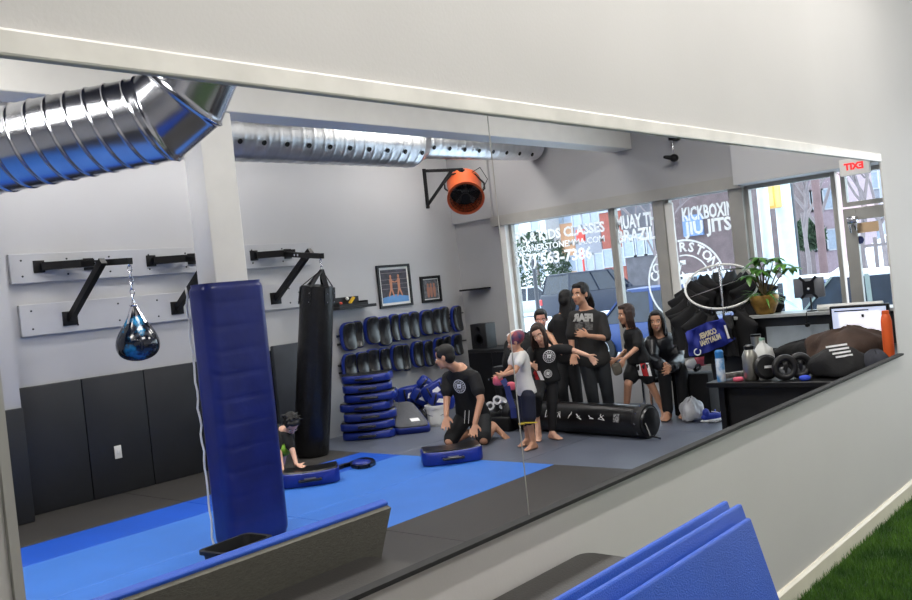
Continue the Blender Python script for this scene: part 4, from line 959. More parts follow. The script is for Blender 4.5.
# ---------------------------------------------------------------- round clothes rail with black shirts
cR = at_d(721, 286, 8.9); XR = (CR*1.0 + CU*0.36).normalized(); YR = (CU*0.58 - CT*0.80 - CR*0.1); YR = (YR - XR*YR.dot(XR)).normalized(); RR = 0.345
e = thing('clothes_rail', 'round white rail of the clothes rack carrying the black shirts', 'clothes rack', (cR.x, cR.y, 0))
MB().torus(cR, XR, YR, RR, 0.011, 48, 8).build('ring_rail', M_white, e)
pb = cR - YR*RR*0.9 - XR*0.12
pole0 = Vector((cR.x, cR.y, 0))
MB().cone(pole0 + UP*0.02, pole0 + UP*(cR.z+0.2), 0.014, 0.012, 10).build('pole', M_chrome, e)
MB().tube([cR - XR*RR, cR, cR + XR*RR], 0.008, 6).build('crossbar', M_chrome, e)
for k in range(3): q = 2*PI*k/3; MB().cone(pole0 + UP*0.02, pole0 + Vector((math.cos(q)*0.3, math.sin(q)*0.3, 0.015)), 0.012, 0.012, 8).build('foot', M_chrome, e)
MB().cone(pole0 + UP*(cR.z+0.16), pole0 + UP*(cR.z+0.16) + CR*0.30 + CU*0.02, 0.006, 0.006, 8).build('top_rod', M_chrome, e)
M_shirt = mat('black_jersey', (15, 15, 17), 0.85, var=0.3, bump=0.2, bscale=20)
def hanging_shirt(c, out, drop, m, lab, grp=None, w=0.20, nm='hanging_shirt', seed=0):
    rr = random.Random(seed); e = thing(nm, lab, 'shirt', c, grp)
    side = out.cross(UP).normalized(); mb = MB(); rings = []; n = 24; K = 14
    for i in range(K+1):
        t_ = i/K; z = -drop*t_; wd_ = w*(0.35 + 0.65*min(1, t_*5)) * (1 + 0.1*t_ + 0.32*math.exp(-((t_-0.24)/0.13)**2)); th = 0.03 + 0.03*t_; row = []
        for j in range(n):
            q = 2*PI*j/n; f = 1 + 0.16*math.sin(5*q + seed + t_*4)*t_
            row.append(c + out*(wd_*math.cos(q)*f) + side*(th*math.sin(q)*f*(1.3)) + UP*(z - 0.05*abs(math.cos(q))*(1-t_)))
        rings.append(row)
    mb.loft(rings); mb.build('cloth', m, e, angle=80)
    MB().tube([c + UP*0.0, c + UP*0.035, c + UP*0.05 + out*0.012, c + UP*0.038 + out*0.02], 0.003, 5).build('hanger', M_chrome, e)
    return e
posn = ['nearest the seated woman', 'second from the seated woman', 'third from the seated woman', 'at the back left of the rail', 'at the far back of the rail', 'behind the top of the ring', 'at the top right of the ring', 'right of the ring top', 'at the right edge of the rail', 'right of the pole nearest the plant', 'beneath the plant side of the ring', 'at the lower right of the ring', 'in front right of the pole', 'at the lowest point of the ring', 'just left of the lowest point', 'left of the pole']
for k in range(16):
    q = PI + 0.1 - k*2*PI/16; p = cR + (XR*math.cos(q) + YR*math.sin(q))*RR - UP*0.045
    out = (XR*math.cos(q) + YR*math.sin(q)); out.z = 0; out.normalize()
    hanging_shirt(p, out, 0.44 + 0.04*math.sin(k*2.3) - (0.06 if 3 < k < 9 else 0), M_shirt, 'black shirt on the round rail, %s' % posn[k], 'black shirts on the round rail', w=0.19 if k > 2 else 0.16, seed=k)
# lower black garments reaching towards the seated woman
for k, (px_, py_) in enumerate(((688, 306), (696, 310), (735, 318), (748, 314))):
    hanging_shirt(at_d(px_, py_, 8.9 + 0.06*k), CR.copy(), 0.30, M_shirt, 'black garment hanging low under the rail, %s' % ('nearest the seated woman', 'left of the blue jersey', 'right of the blue jersey', 'beside the counter end')[k], w=0.16, seed=30+k)
# blue jersey in front
jc = at_d(708, 337, 8.46)
e = thing('blue_jersey', 'royal blue jersey with white lettering slung on the clothes rail', 'jersey', jc)
Xj = (CR*0.92 + CU*0.36).normalized(); Yj = (CU*0.92 - CR*0.36).normalized()
mb = MB(); n, k = 20, 12; top = []; 
for i in range(k+1):
    row = []
    for j in range(n+1):
        u = -1 + 2*j/n; v = -1 + 2*i/k
        row.append(jc + Xj*u*0.205*(1-0.1*v) + Yj*v*0.13*(1 - 0.15*u*u) + CT*(0.02*math.sin(6*u+3*v) + 0.012*math.sin(11*u-4*v)))
    top += row
mb.add(top, [(i*(n+1)+j, i*(n+1)+j+1, (i+1)*(n+1)+j+1, (i+1)*(n+1)+j) for i in range(k) for j in range(n)])
jo = mb.build('cloth', mat('royal_blue_cloth', (26, 42, 140), 0.7, var=0.15), e, angle=80, solid=0.012)
for (tt, oy, wd_) in (('CORNER', 0.035, 0.17), ('MUAYTHAI', -0.03, 0.20)):
    text_obj(tt, 0.07, jc + Yj*oy + CT*0.045 + Xj*0.0, Xj, Yj, mat('cream_letter', (228, 218, 190), 0.6), e, mirror=True, bold=0.003, width=wd_)
MB().torus(jc - Xj*0.15 - Yj*0.09 + CT*0.03, Xj, Yj, 0.03, 0.006, 20, 6).build('round_badge', M_dec, e)
for s_ in (0.17,): MB().bar(jc + Xj*s_ - Yj*0.08 + CT*0.03, jc + Xj*(s_+0.01) + Yj*0.06 + CT*0.03, 0.02, 0.006, up=CT).build('white_stripe', M_dec, e, smooth=False)
# gloves and things left of desk on a small table
tb_ = at_d(699, 373, 9.35)
e = thing('side_table', 'small black cloth covered table left of the desk with boxing gloves', 'table', (tb_.x, tb_.y, 0))
MB().box((tb_.x-0.30, tb_.y-0.05, 0.0), (tb_.x+0.12, tb_.y+0.20, tb_.z-0.0)).build('table_cover', mat('black_cloth', (0, 0, 0)), e, bevel=0.02)
tz = tb_.z
def glove(px_, py_, m, lab, s=1.0, ang=0.3):
    c = at_d(px_, py_, 9.32); e = thing('boxing_glove', lab, 'boxing glove', c)
    X = (CR*math.cos(ang) + CU*math.sin(ang)); Y = (CU*math.cos(ang) - CR*math.sin(ang))
    m_ = MB().sup(c, (X*0.085*s, Y*0.06*s, CT*0.055*s), 0.75, 22, 12); m_.build('mitt', m, e)
    MB().cone(c + X*-0.02 + Y*0.05*s, c + X*0.045*s + Y*0.065*s, 0.022*s, 0.02*s, 10).build('thumb', m, e)
    MB().cone(c - X*0.08*s, c - X*0.13*s, 0.042*s, 0.048*s, 14).build('cuff', M_dec if ang > 0 else m, e)
M_pink = mat('pink_vinyl', (214, 92, 110), 0.4)
glove(702, 360, M_pink, 'pink boxing glove on the small table left of the desk', 1.0, 0.3)
glove(713, 357, mat('pink_light', (230, 140, 155), 0.4), 'paler pink boxing glove behind the darker pink one', 0.9, -0.4)
o = patch(at_d(691, 357, 9.4), (CR+CU*0.05).normalized(), CU, 0.13, 0.24, M_white, 'paper_bag', None, 0.06); tag(o, 'white paper bag standing left of the pink gloves', 'paper bag')
c = at_d(697, 368, 9.2); o = MB().lathe(c, [(0.03, -0.05), (0.034, 0.05), (0.028, 0.05), (0.026, -0.04), (0, -0.04)], n=20, axis=(CT+CU*0.3)).build('tape_roll', M_chrome); tag(o, 'small silver tape roll in front of the pink boxing glove', 'tape')
c = on_desk(723, 371) + UP*.056; o = patch(c, (CR-CU*0.1).normalized(), CU, 0.055, 0.10, mat('phone_box', (60, 64, 84), 0.3), 'phone', None, 0.012); tag(o, 'dark phone standing upright on the desk by the spray can', 'phone')
# dark backpack chair between table and counter
c = at_d(729, 345, 8.8)
e = thing('backpack', 'charcoal backpack with a pale strap beside the counter', 'backpack', c)
MB().sup(c - CU*0.12, (CR*0.17, Vector((-CT.x, -CT.y, 0))*0.12, UP*0.33), 0.5).build('bag_body', mat('charcoal_cloth', (56, 58, 62), 0.8), e)
MB().tube([c + CR*-0.10 + CU*0.02 + CT*0.13, c + CR*-0.05 + CU*0.15 + CT*0.12, c + CR*0.0 + CU*0.17 + CT*0.12, c + CR*0.06 + CU*0.08 + CT*0.13, c + CR*0.09 - CU*0.03 + CT*0.13], 0.012, 8).build('strap', M_white, e)
# bin bag and blue trainers on floor
c = at_z(693, 421, 0.0)
o = cloth('plastic_bag', 'knotted pale grey plastic bag on the floor by the seated woman', 'plastic bag', c + UP*0.08, r_*0.12, f_*0.11, UP*0.15, mat('bag_film', (186, 188, 194), 0.3, var=0.15, scale=12), 13, 0.16)
sh_i = 0
M_shoe = mat('shoe_blue', (34, 58, 170), 0.5)
for (px_, py_, an, m_, lab) in ((706, 416, 0.2, M_shoe, 'blue trainer lying right of the plastic bag'), (713, 421, -0.3, M_shoe, 'second blue trainer nearer the desk front'), (716, 413, 0.5, M_white, 'white trainer behind the blue trainers')):
    c = at_z(px_, py_, 0.0); X = r_*math.cos(an) + f_*math.sin(an); Y = f_*math.cos(an) - r_*math.sin(an)
    e = thing('trainer', lab, 'shoe', c)
    MB().sup(c + UP*0.014, (X*0.13, Y*0.045, UP*0.014), 0.6).build('sole', M_dec, e)
    MB().sup(c + UP*0.05 - X*0.01, (X*0.115, Y*0.04, UP*0.035), 0.75).cone(c - X*0.07 + UP*0.06, c - X*0.07 + UP*0.10, 0.038, 0.036, 12).build('upper', m_, e)
    for k in range(3): MB().cone(c + X*(0.01+0.022*k) - Y*0.025 + UP*(0.094-0.006*k), c + X*(0.01+0.022*k) + Y*0.025 + UP*(0.094-0.006*k), 0.004, 0.004, 6).build('lace', M_dec, e)
# dark seat under the desk front
c = at_z(752, 412, 0.0)
e = thing('office_chair', 'black chair pushed under the desk with a curved back rim', 'chair', (-2.35, 6.35, 0))
MB().sup((-2.55, 6.35, 0.50), ((0.22, 0, 0), (0, 0.22, 0), (0, 0, 0.04)), 0.5).build('seat', M_blkmatte, e)
MB().tube([(-2.74, 6.04, 0.50), (-2.72, 6.03, 0.60), (-2.60, 6.02, 0.645), (-2.45, 6.02, 0.645), (-2.33, 6.03, 0.60), (-2.31, 6.04, 0.50)], 0.014, 8).build('back_rim', M_chrome, e)
MB().cone((-2.55, 6.35, 0.06), (-2.55, 6.35, 0.47), 0.025, 0.025).build('post', M_chrome, e)
for k in range(5): q = 2*PI*k/5; MB().cone((-2.55, 6.35, 0.07), (-2.55+0.24*math.cos(q), 6.35+0.24*math.sin(q), 0.03), 0.02, 0.016).build('leg', M_black, e)
# ================================================================ OUTSIDE
GZ = -0.25
M_snow = mat('snow', (225, 230, 240), 0.7, var=0.06, scale=0.6, bump=0.2, bscale=3)
M_road = mat('wet_road', (120, 124, 132), 0.35, scale=0.5, c2=(176, 180, 188))
o = MB().box((-90, WINY+0.2, GZ-0.2), (40, 13.2, GZ+0.0)).build('snowy_pavement', M_snow, smooth=False); o['kind'] = 'structure'
o = MB().box((-90, 13.2, GZ-0.3), (40, 24, GZ-0.06)).build('street', M_road, smooth=False); o['kind'] = 'structure'
o = MB().box((-90, 24, GZ-0.3), (40, 110, GZ+0.0)).build('snowy_lot', M_snow, smooth=False); o['kind'] = 'structure'
M_tyre = mat('tyre', (20, 20, 22), 0.8); M_cglass = mat('car_glass', (30, 38, 52), 0.25, var=0.2); M_red = mat('tail_red', (190, 40, 40), 0.3)
def car(lab, c, L_, W_, H_, m, rz, suv=False, nm='car', snow=False):
    e = thing(nm, lab, 'car', c); e.rotation_euler.z = rz
    h1 = H_*0.55; gc = 0.22
    def sec(x, hw, z0, z1, tuck=0.9):
        return [Vector((x, -hw*tuck, z0)), Vector((x, -hw, (z0+z1)/2)), Vector((x, -hw*0.94, z1)), Vector((x, hw*0.94, z1)), Vector((x, hw, (z0+z1)/2)), Vector((x, hw*tuck, z0))]
    w = W_/2; hl = L_/2
    prof = [(-hl, .80, gc+.15, h1*.85), (-hl+.12, .95, gc, h1*.97), (-hl*.6, 1, gc, h1), (0, 1, gc, h1), (hl*.35, 1, gc, h1), (hl*.75, .97, gc, h1*.93), (hl-.12, .92, gc, h1*.8), (hl, .78, gc+.12, h1*.68)]
    if suv: prof = [(-hl, .85, gc+.15, h1*1.02), (-hl+.1, .97, gc+.05, h1*1.08), (0, 1, gc+.05, h1*1.08), (hl*.4, 1, gc+.05, h1*1.08), (hl*.8, .97, gc+.05, h1*1.02), (hl-.08, .93, gc+.05, h1*.92), (hl, .85, gc+.15, h1*.8)]
    b = MB().loft([sec(x, w*k, a, z) for x, k, a, z in prof]).build('body', m, None, bevel=0.05, angle=50); b.parent = e
    hb = h1*(1.08 if suv else 1.0) - 0.01
    pts = [(-hl*.92 if suv else -hl*.62, hb), (-hl*.84 if suv else -hl*.36, H_*.98), (0, H_), (hl*.12, H_*.985), (hl*.42, hb)]
    def sc2(x, z, hw): return [Vector((x, -hw, z)), Vector((x, hw, z))]
    lo = [Vector((x, s*w*0.92, z)) for x, z in ((pts[0][0], hb), (pts[-1][0], hb)) for s in (-1, 1)]
    x0, x1 = pts[0][0], pts[-1][0]; xa, xb = pts[1][0], pts[3][0]; wt = w*0.78
    g = MB(); g.add([(x0, -w*.93, hb), (x1, -w*.93, hb), (x1, w*.93, hb), (x0, w*.93, hb), (xa, -wt, H_-.05), (xb, -wt, H_-.05), (xb, wt, H_-.05), (xa, wt, H_-.05)], [(0,3,2,1),(4,5,6,7),(0,1,5,4),(1,2,6,5),(2,3,7,6),(3,0,4,7)])
    b = g.build('windows', M_cglass, None, smooth=False); b.parent = e
    r = MB(); r.sup(((xa+xb)/2, 0, H_-.045), (((xb-xa)/2+.05, 0, 0), (0, wt+.02, 0), (0, 0, .05)), .3, 28, 8)
    b = r.build('roof', M_snow if snow else m, None); b.parent = e
    for s in (-1, 1):
        for xx, tx in ((x0, xa), (x1, xb), ((x0+x1)/2-.1, (xa+xb)/2-.1), ((x0+x1)/2+1.0, (xa+xb)/2+.8)) if suv else ((x0, xa), (x1, xb), ((x0+x1)/2, (xa+xb)/2)):
            b = MB().bar((xx, s*w*.935, hb), (tx, s*wt*1.01, H_-.05), .07, .03).build('pillar', m, None, smooth=False); b.parent = e
        for xx in (-hl*.62, hl*.64):
            R_ = .36 if suv else .31
            t = MB().lathe((xx, s*(w-.2), R_), [(R_*.6, 0), (R_, .02), (R_, .2), (R_*.62, .22)], n=28, axis=(0, s, 0)).build('wheel', M_tyre, None); t.parent = e
            h_ = MB().lathe((xx, s*(w-.2)+0, R_), [(.0, .19), (R_*.62, .19), (R_*.64, .225), (R_*.5, .205), (.06, .21), (0, .22)], n=20, axis=(0, s, 0)).build('hub', M_chrome, None); h_.parent = t; 
        b = MB().box((hl-.16, s*w*.75-.14, h1*.62), (hl-.02, s*w*.75+.14, h1*.76)).build('headlight', M_white, None, bevel=.02); b.parent = e
        b = MB().box((-hl-.01, s*w*.8-.10, h1*.68), (-hl+.10, s*w*.8+.10, h1*.9)).build('tail_light', M_red, None, bevel=.02); b.parent = e
        b = MB().box((x1-.35, s*(w+.02)-.07, hb-.02), (x1-.2, s*(w+.02)+.07, hb+.12)).build('mirror', m, None, bevel=.02); b.parent = e
    if snow:
        b = MB().sup((hl*.68, 0, h1*.93), ((hl*.22, 0, 0), (0, w*.85, 0), (0, 0, .05)), .5).build('snow_patch', M_snow, None); b.parent = e
    return e
M_cblue = mat('car_blue', (30, 56, 110), 0.4); M_csilver = mat('car_silver', (180, 186, 196), 0.3, metal=.3); M_csuv = mat('car_slate', (24, 32, 52), 0.5); M_cgreen = mat('car_grey', (120, 132, 130), .3)
def ground_at(px_, Y, z=GZ): r = at_y(px_, 270, Y); return Vector((r.x, Y, z))
p = ground_at(597, 32); car('dark slate SUV parked across the street behind the standing women', (p.x, p.y, GZ), 4.9, 1.95, 1.95, M_csuv, 1.25, suv=True)
p = ground_at(520, 36); car('silver saloon car parked left of the dark SUV', (p.x, p.y, GZ), 4.5, 1.8, 1.5, M_csilver, PI+0.6)
p = ground_at(674, 17); car('blue car parked at the kerb behind the lettered panes', (p.x, p.y, GZ-.06), 4.5, 1.8, 1.5, M_cblue, 0.1)
p = ground_at(714, 23.5); car('light blue car in the street seen over the shirt rail', (p.x, p.y, GZ-.06), 4.4, 1.8, 1.6, mat('car_light_blue', (110, 140, 180), .3), 0.2, snow=True)
p = ground_at(816, 17.5); car('blue saloon behind the tablet stand with snow on its roof', (p.x, p.y, GZ-.06), 4.5, 1.8, 1.42, M_cblue, 0.05, snow=True)
p = ground_at(893, 15.4); car('grey green car nearest the glazed door', (p.x, p.y, GZ-.06), 4.3, 1.8, 1.5, M_cgreen, 0.1, snow=True)
def building(lab, x0, x1, y0, y1, h, m, nwx, nwz, z0=GZ, wm=None, roofm=None, ww=0.9, wh=1.3):
    e = thing('building', lab, 'building', ((x0+x1)/2, (y0+y1)/2, z0))
    MB().box((x0, y0, z0), (x1, y1, z0+h)).build('wall', m, e, smooth=False)
    MB().box((x0-.2, y0-.2, z0+h), (x1+.2, y1+.2, z0+h+.3)).build('roof', roofm or M_snow, e, smooth=False)
    for i in range(nwx):
        for j in range(nwz):
            cx_ = x0 + (x1-x0)*(i+.5)/nwx; cz = z0 + 1.6 + (h-1.6)*(j+.3)/nwz
            w_ = MB(); frame_rect(w_, cx_-ww/2, cx_+ww/2, cz-wh/2, cz+wh/2, y0-.03, .08, .1); w_ = w_.build('window_frame', mat('far_window_frame', (176, 180, 188), .6), e, smooth=False)
            g = MB().box((cx_-ww/2+.08, y0-.03, cz-wh/2+.08), (cx_+ww/2-.08, y0-.01, cz+wh/2-.08)).build('window_pane', mat('far_pane', (150, 160, 176), .3), e, smooth=False)
    return e
M_bwh = mat('render_white', (214, 216, 218), .8, var=.05); M_bor = mat('brick_tan', (196, 150, 116), .8, scale=2); M_brick = mat('brick_brown', (92, 78, 80), .8, scale=3, var=.2); M_bgr = mat('stone_grey', (136, 138, 148), .8); M_bred = mat('brick_red', (150, 84, 74), .8, scale=3)
def X_at(px_, Y): return at_y(px_, 250, Y).x
building('white block at the far left across the street', X_at(470, 60), X_at(548, 60), 60, 68, 9, M_bwh, 4, 2)
building('tan brick block behind the phone number lettering', X_at(549, 62), X_at(575, 62), 62, 70, 13.5, M_bor, 3, 3)
building('grey stone block beside the tan brick block', X_at(576, 58), X_at(602, 58), 58, 66, 12, M_bgr, 3, 3)
building('red brick block behind the narrow pane', X_at(603, 54), X_at(624, 54), 54, 62, 13, M_bred, 2, 3)
building('dark grey warehouse behind BRAZIL lettering', X_at(625, 46), X_at(668, 46), 46, 54, 12, mat('warehouse_grey', (92, 90, 97), .8, scale=2, var=.2), 4, 2)
building('brown brick garage behind the KICKBOXIN lettering', X_at(672, 40), X_at(752, 40), 40, 48, 11.5, M_brick, 0, 0)
building('white gabled house seen over the plant', X_at(780, 60), X_at(800, 60), 60, 66, 8, M_bwh, 2, 1)
building('mauve house up the snowy slope', X_at(806, 56), X_at(838, 56), 56, 64, 9, mat('house_mauve', (150, 132, 140), .8), 3, 3)
building('pale house behind the door glass', X_at(850, 70), X_at(885, 70), 70, 78, 9, M_bgr, 3, 2)
p0 = X_at(687, 39); z0_ = at_y(687, 226, 39.7).z; o = MB().box((p0-.5, 39.8, z0_-.5), (p0+.5, 39.95, z0_+.5)).build('blue_sign', mat('sign_blue', (96, 120, 160), .5), smooth=False); tag(o, 'pale blue sign board on the brown garage wall', 'sign')
p0 = X_at(583, 52); o = MB().box((p0-.3, 51.8, 3.8), (p0+.3, 52, 4.6)).box((p0-.05, 51.85, GZ), (p0+.05, 51.95, 3.2)).build('red_sign', mat('sign_red', (200, 60, 50), .5), smooth=False); tag(o, 'small red street sign behind the website lettering', 'sign')
# snowy slope
a = X_at(775, 30); b = X_at(870, 30)
o = MB().add([(a, 30, GZ), (b+2, 30, GZ), (b+4, 50, 4.5), (a, 50, 3.2), (a, 30.5, GZ-1), (b+2, 30.5, GZ-1), (b+4, 50.5, GZ-1), (a, 50.5, GZ-1)], [(0,1,2,3),(4,7,6,5),(0,4,5,1),(2,6,7,3),(1,5,6,2),(0,3,7,4)]).build('snowy_slope', M_snow, smooth=False); o['kind'] = 'structure'
M_bark = mat('bark', (124, 114, 116), .9)
def tree(lab, c, H_, seed, spread=.5):
    rr = random.Random(seed); e = thing('bare_tree', lab, 'tree', c); mb = MB()
    def br(p, d, l, r, dep):
        q = p + d*l; mb.tube([p, p.lerp(q, .5) + Vector((rr.uniform(-1, 1), rr.uniform(-1, 1), 0))*l*.05, q], [r, r*.85, r*.65], 5, False)
        if dep == 0: return
        for k in range(3 if dep > 2 else 4):
            a = rr.uniform(0, 6.28); nd = (d + Vector((math.cos(a), math.sin(a), rr.uniform(-.1, .3)))*rr.uniform(.5, .9)*spread*1.6).normalized(); br(p.lerp(q, rr.uniform(.6, 1)), nd, l*rr.uniform(.6, .78), r*.6, dep-1)
    br(Vector(c), Vector((rr.uniform(-.05, .05), 0, 1)), H_*.33, H_*.009, 4); mb.build('branches', M_bark, e); return e
for i, (px_, Y, H_, lab) in enumerate(((806, 27, 9, 'bare tree on the slope seen through the clear pane'), (826, 30, 11, 'tall bare tree left of the door frame'), (868, 28, 10, 'bare tree behind the door transom'), (886, 32, 10, 'bare tree at the right edge beyond the door'), (655, 34, 9, 'bare tree before the warehouse'))):
    tree(lab, (X_at(px_, Y), Y, GZ), H_, 40+i)
def bush(lab, px_, Y, r, h, m, z=GZ):
    mb = MB(); rr = random.Random(int(px_)); x = X_at(px_, Y)
    for k in range(2600):
        a = rr.uniform(0, 6.28); t_ = rr.uniform(-1, 1); s = (1-t_*t_)**.5*rr.uniform(.75, 1.05)
        p = Vector((x + math.cos(a)*s*r, Y + math.sin(a)*s*r, z + h/2 + t_*h/2)); d = Vector((rr.uniform(-1,1), rr.uniform(-1,1), rr.uniform(-1,1)))*.22; e_ = Vector((rr.uniform(-1,1), rr.uniform(-1,1), rr.uniform(-1,1)))*.12
        mb.add([p-d, p+e_, p+d], [(0, 1, 2)])
    e = thing('evergreen_bush', lab, 'bush', (x, Y, z)); mb.build('foliage', m, e, smooth=False); MB().cone((x, Y, z), (x, Y, z+h*.6), .12, .08).build('stem', M_bark, e)
M_ever = mat('evergreen', (52, 70, 50), .9, var=.4, scale=2)
bush('dark evergreen bush behind the silver car', 536, 44, 1.9, 4.6, M_ever)
bush('dark round bush on the snowy slope', 809, 33, .5, .9, M_ever, z=1.7)
# poles
x = X_at(788, 13.6); 
e = thing('street_pole', 'pale blue painted post with orange walk signal outside the clear pane', 'street pole', (x, 13.6, GZ))
MB().cone((x, 13.6, GZ), (x, 13.6, 6), .13, .11, 20).build('pole', mat('pole_pale', (200, 222, 232), .4), e)
zz = at_y(772, 197, 13.4).z; xx = X_at(777, 13.4)
MB().box((xx-.11, 13.25, zz-.17), (xx+.11, 13.55, zz+.17)).build('signal_box', mat('signal_yellow', (236, 180, 90), .4), e, bevel=.02)
MB().box((xx-.08, 13.24, zz-.14), (xx+.08, 13.249, zz+.14)).build('signal_face', mat('signal_orange', (240, 200, 130), .4), e, smooth=False)
MB().cone((xx, 13.5, zz+.1), (x, 13.6, zz+.1), .03, .03).build('signal_arm', M_chrome, e)
x = X_at(768, 11.6); o = MB().cone((x, 11.6, GZ), (x, 11.6, 6), .07, .07, 14).build('sign_post', mat('post_white', (226, 234, 240), .5)); tag(o, 'white post just outside left of the pale blue pole', 'post')
x = X_at(822, 22); 
e = thing('utility_pole', 'brown wooden utility pole beyond the clear pane', 'utility pole', (x, 22, GZ)); MB().cone((x, 22, GZ), (x, 22, 9), .10, .085, 12).build('pole', mat('pole_brown', (120, 98, 100), .9), e); MB().bar((x-.9, 22, 6.5), (x+.9, 22, 6.5), .1).build('crossarm', M_bark, e, smooth=False)
x = X_at(532, 12.2); o = MB().cone((x, 12.2, GZ), (x, 12.2, 1.9), .035, .035, 10).build('sign_post', mat('post_dark', (60, 62, 70), .5)); tag(o, 'thin dark sign post behind the phone number lettering', 'post')
x = X_at(797, 24); o = MB().cone((x, 24, GZ), (x, 24, 3.6), .07, .06, 10).build('sign_post', mat('post_dark', (0, 0, 0))); tag(o, 'dark post right of the pale blue pole', 'post')
# rail fence beyond the door
e = thing('rail_fence', 'grey rail fence beyond the glazed door', 'fence', (X_at(870, 24), 24, GZ))
for z_ in (.6, 1.2, 1.8): MB().bar((X_at(850, 24), 24, GZ+z_), (X_at(915, 24), 24, GZ+z_), .07).build('rail', M_bark, e, smooth=False)
for k in range(6): xx = X_at(850+13*k, 24); MB().bar((xx, 24, GZ), (xx, 24, GZ+2), .08).build('post', M_bark, e, smooth=False)
# ================================================================ PEOPLE
def gp(x, d, z):                       # point in picture column x, at depth d and height z
    a = at_d(x, 300, d); b = at_d(x, 400, d); t_ = (z - a.z)/(b.z - a.z); return at_d(x, 300 + 100*t_, d)
SK1 = mat('skin_light', (226, 178, 152), 0.5, var=.05); SK2 = mat('skin_tan', (206, 154, 124), 0.5, var=.05)
M_hair = mat('dark_hair', (14, 11, 10), 0.6, var=.4, scale=40, bump=.6, bscale=120); M_hairb = mat('brown_hair', (50, 32, 24), 0.6, var=.3, scale=40, bump=.6, bscale=120)
M_tee = mat('black_tee', (20, 20, 22), 0.85, var=.2, bump=.35, bscale=14); M_teeg = mat('faded_black_tee', (44, 43, 42), 0.85, var=.15, bump=.35, bscale=14)
M_teew = mat('white_tee', (222, 220, 216), 0.8, var=.04, bump=.35, bscale=14); M_shorts = mat('black_shorts', (17, 17, 20), 0.7, var=.2, bump=.3, bscale=16)
M_navyc = mat('navy_shorts', (24, 28, 50), 0.8, var=.15, bump=.3, bscale=16); M_jeans = mat('charcoal_jeans', (38, 42, 46), 0.8, var=.2, bump=.3, bscale=20)
M_coat = mat('black_puffer', (20, 21, 26), 0.35, var=.2, bump=.5, bscale=9); M_green = mat('green_cloth', (120, 170, 40), 0.7, var=.1, bump=.3)
M_eye = mat('eye_white', (230, 226, 220), .3); M_iris = mat('eye_dark', (24, 16, 12), .2); M_lip = mat('lip', (158, 84, 78), .5); M_brow = mat('brow', (26, 18, 15), .8)
def V(j): return j if isinstance(j, Vector) else at_d(*j)
def torso_rings(mb, pel, neck, latp, latn, k, grow=0.0, lo=-0.16, hi=1.05, flare=0.0, wk=1.0):
    prof = [(-0.16, .10, .075), (-0.08, .155, .10), (0.03, .165, .108), (0.2, .148, .10), (0.38, .132, .092), (0.55, .14, .10), (0.72, .155, .108), (0.86, .158, .10), (0.95, .115, .078), (1.05, .055, .055)]
    sp = neck - pel; rings = []; ts = [lo + (hi-lo)*i/16 for i in range(17)]
    for t_ in ts:
        a = prof[0]; b = prof[-1]
        for i in range(len(prof)-1):
            if prof[i][0] <= t_ <= prof[i+1][0]: a, b = prof[i], prof[i+1]; break
        u = 0 if b[0] == a[0] else min(1, max(0, (t_-a[0])/(b[0]-a[0]))); hw = (a[1]+(b[1]-a[1])*u)*k*wk; hd = (a[2]+(b[2]-a[2])*u)*k*(0.5+0.5*wk)
        g = grow + flare*max(0, 0.5-t_)
        lat = latp.lerp(latn, min(1, max(0, t_))); lat = (lat - sp.normalized()*lat.dot(sp.normalized())).normalized(); dep = sp.normalized().cross(lat)
        rings.append([pel + sp*t_ + lat*(hw+g)*math.cos(2*PI*j/20) + dep*(hd+g)*math.sin(2*PI*j/20) for j in range(20)])
    mb.loft(rings)
def limb(mb, a, b, c, r0, r1, r2, grow=0.0):
    mb.cone(a, b, r0+grow, r1+grow, 14); mb.cone(b, c, r1*0.98+grow, r2+grow, 14)
def hand(mb, w, d, side, k, curl=0.3, thumb=1):
    d = d.normalized(); side = (side - d*side.dot(d)).normalized(); pn = d.cross(side)       # side = across the palm
    L_ = 0.085*k; pw = 0.034*k
    for s_ in (-1, -0.33, 0.33, 1): mb.cone(w + d*0.01, w + d*L_ + side*pw*s_*0.95, 0.016*k, 0.0125*k, 8)
    for i, s_ in enumerate((-1, -0.33, 0.33, 1)):
        fl = (0.062, 0.078, 0.072, 0.056)[i]*k; p = w + d*L_*0.98 + side*pw*s_; dd = (d + side*s_*0.14).normalized()
        for seg in range(3):
            q = curl*(0.6+seg*0.7); dd2 = (dd*math.cos(q) + pn*math.sin(q)).normalized(); p2 = p + dd2*fl*(0.45, 0.32, 0.23)[seg]
            mb.cone(p, p2, (0.0095, 0.0088, 0.008)[seg]*k, (0.0088, 0.008, 0.0072)[seg]*k, 8); p = p2
    t0 = w + d*0.02*k + side*thumb*pw*0.7; t1 = t0 + (side*thumb*0.8 + d*0.7 + pn*0.3).normalized()*0.045*k; t2 = t1 + (d*0.9 + side*thumb*0.3 + pn*0.3).normalized()*0.032*k
    mb.cone(t0, t1, 0.014*k, 0.011*k, 8); mb.cone(t1, t2, 0.0105*k, 0.009*k, 8)
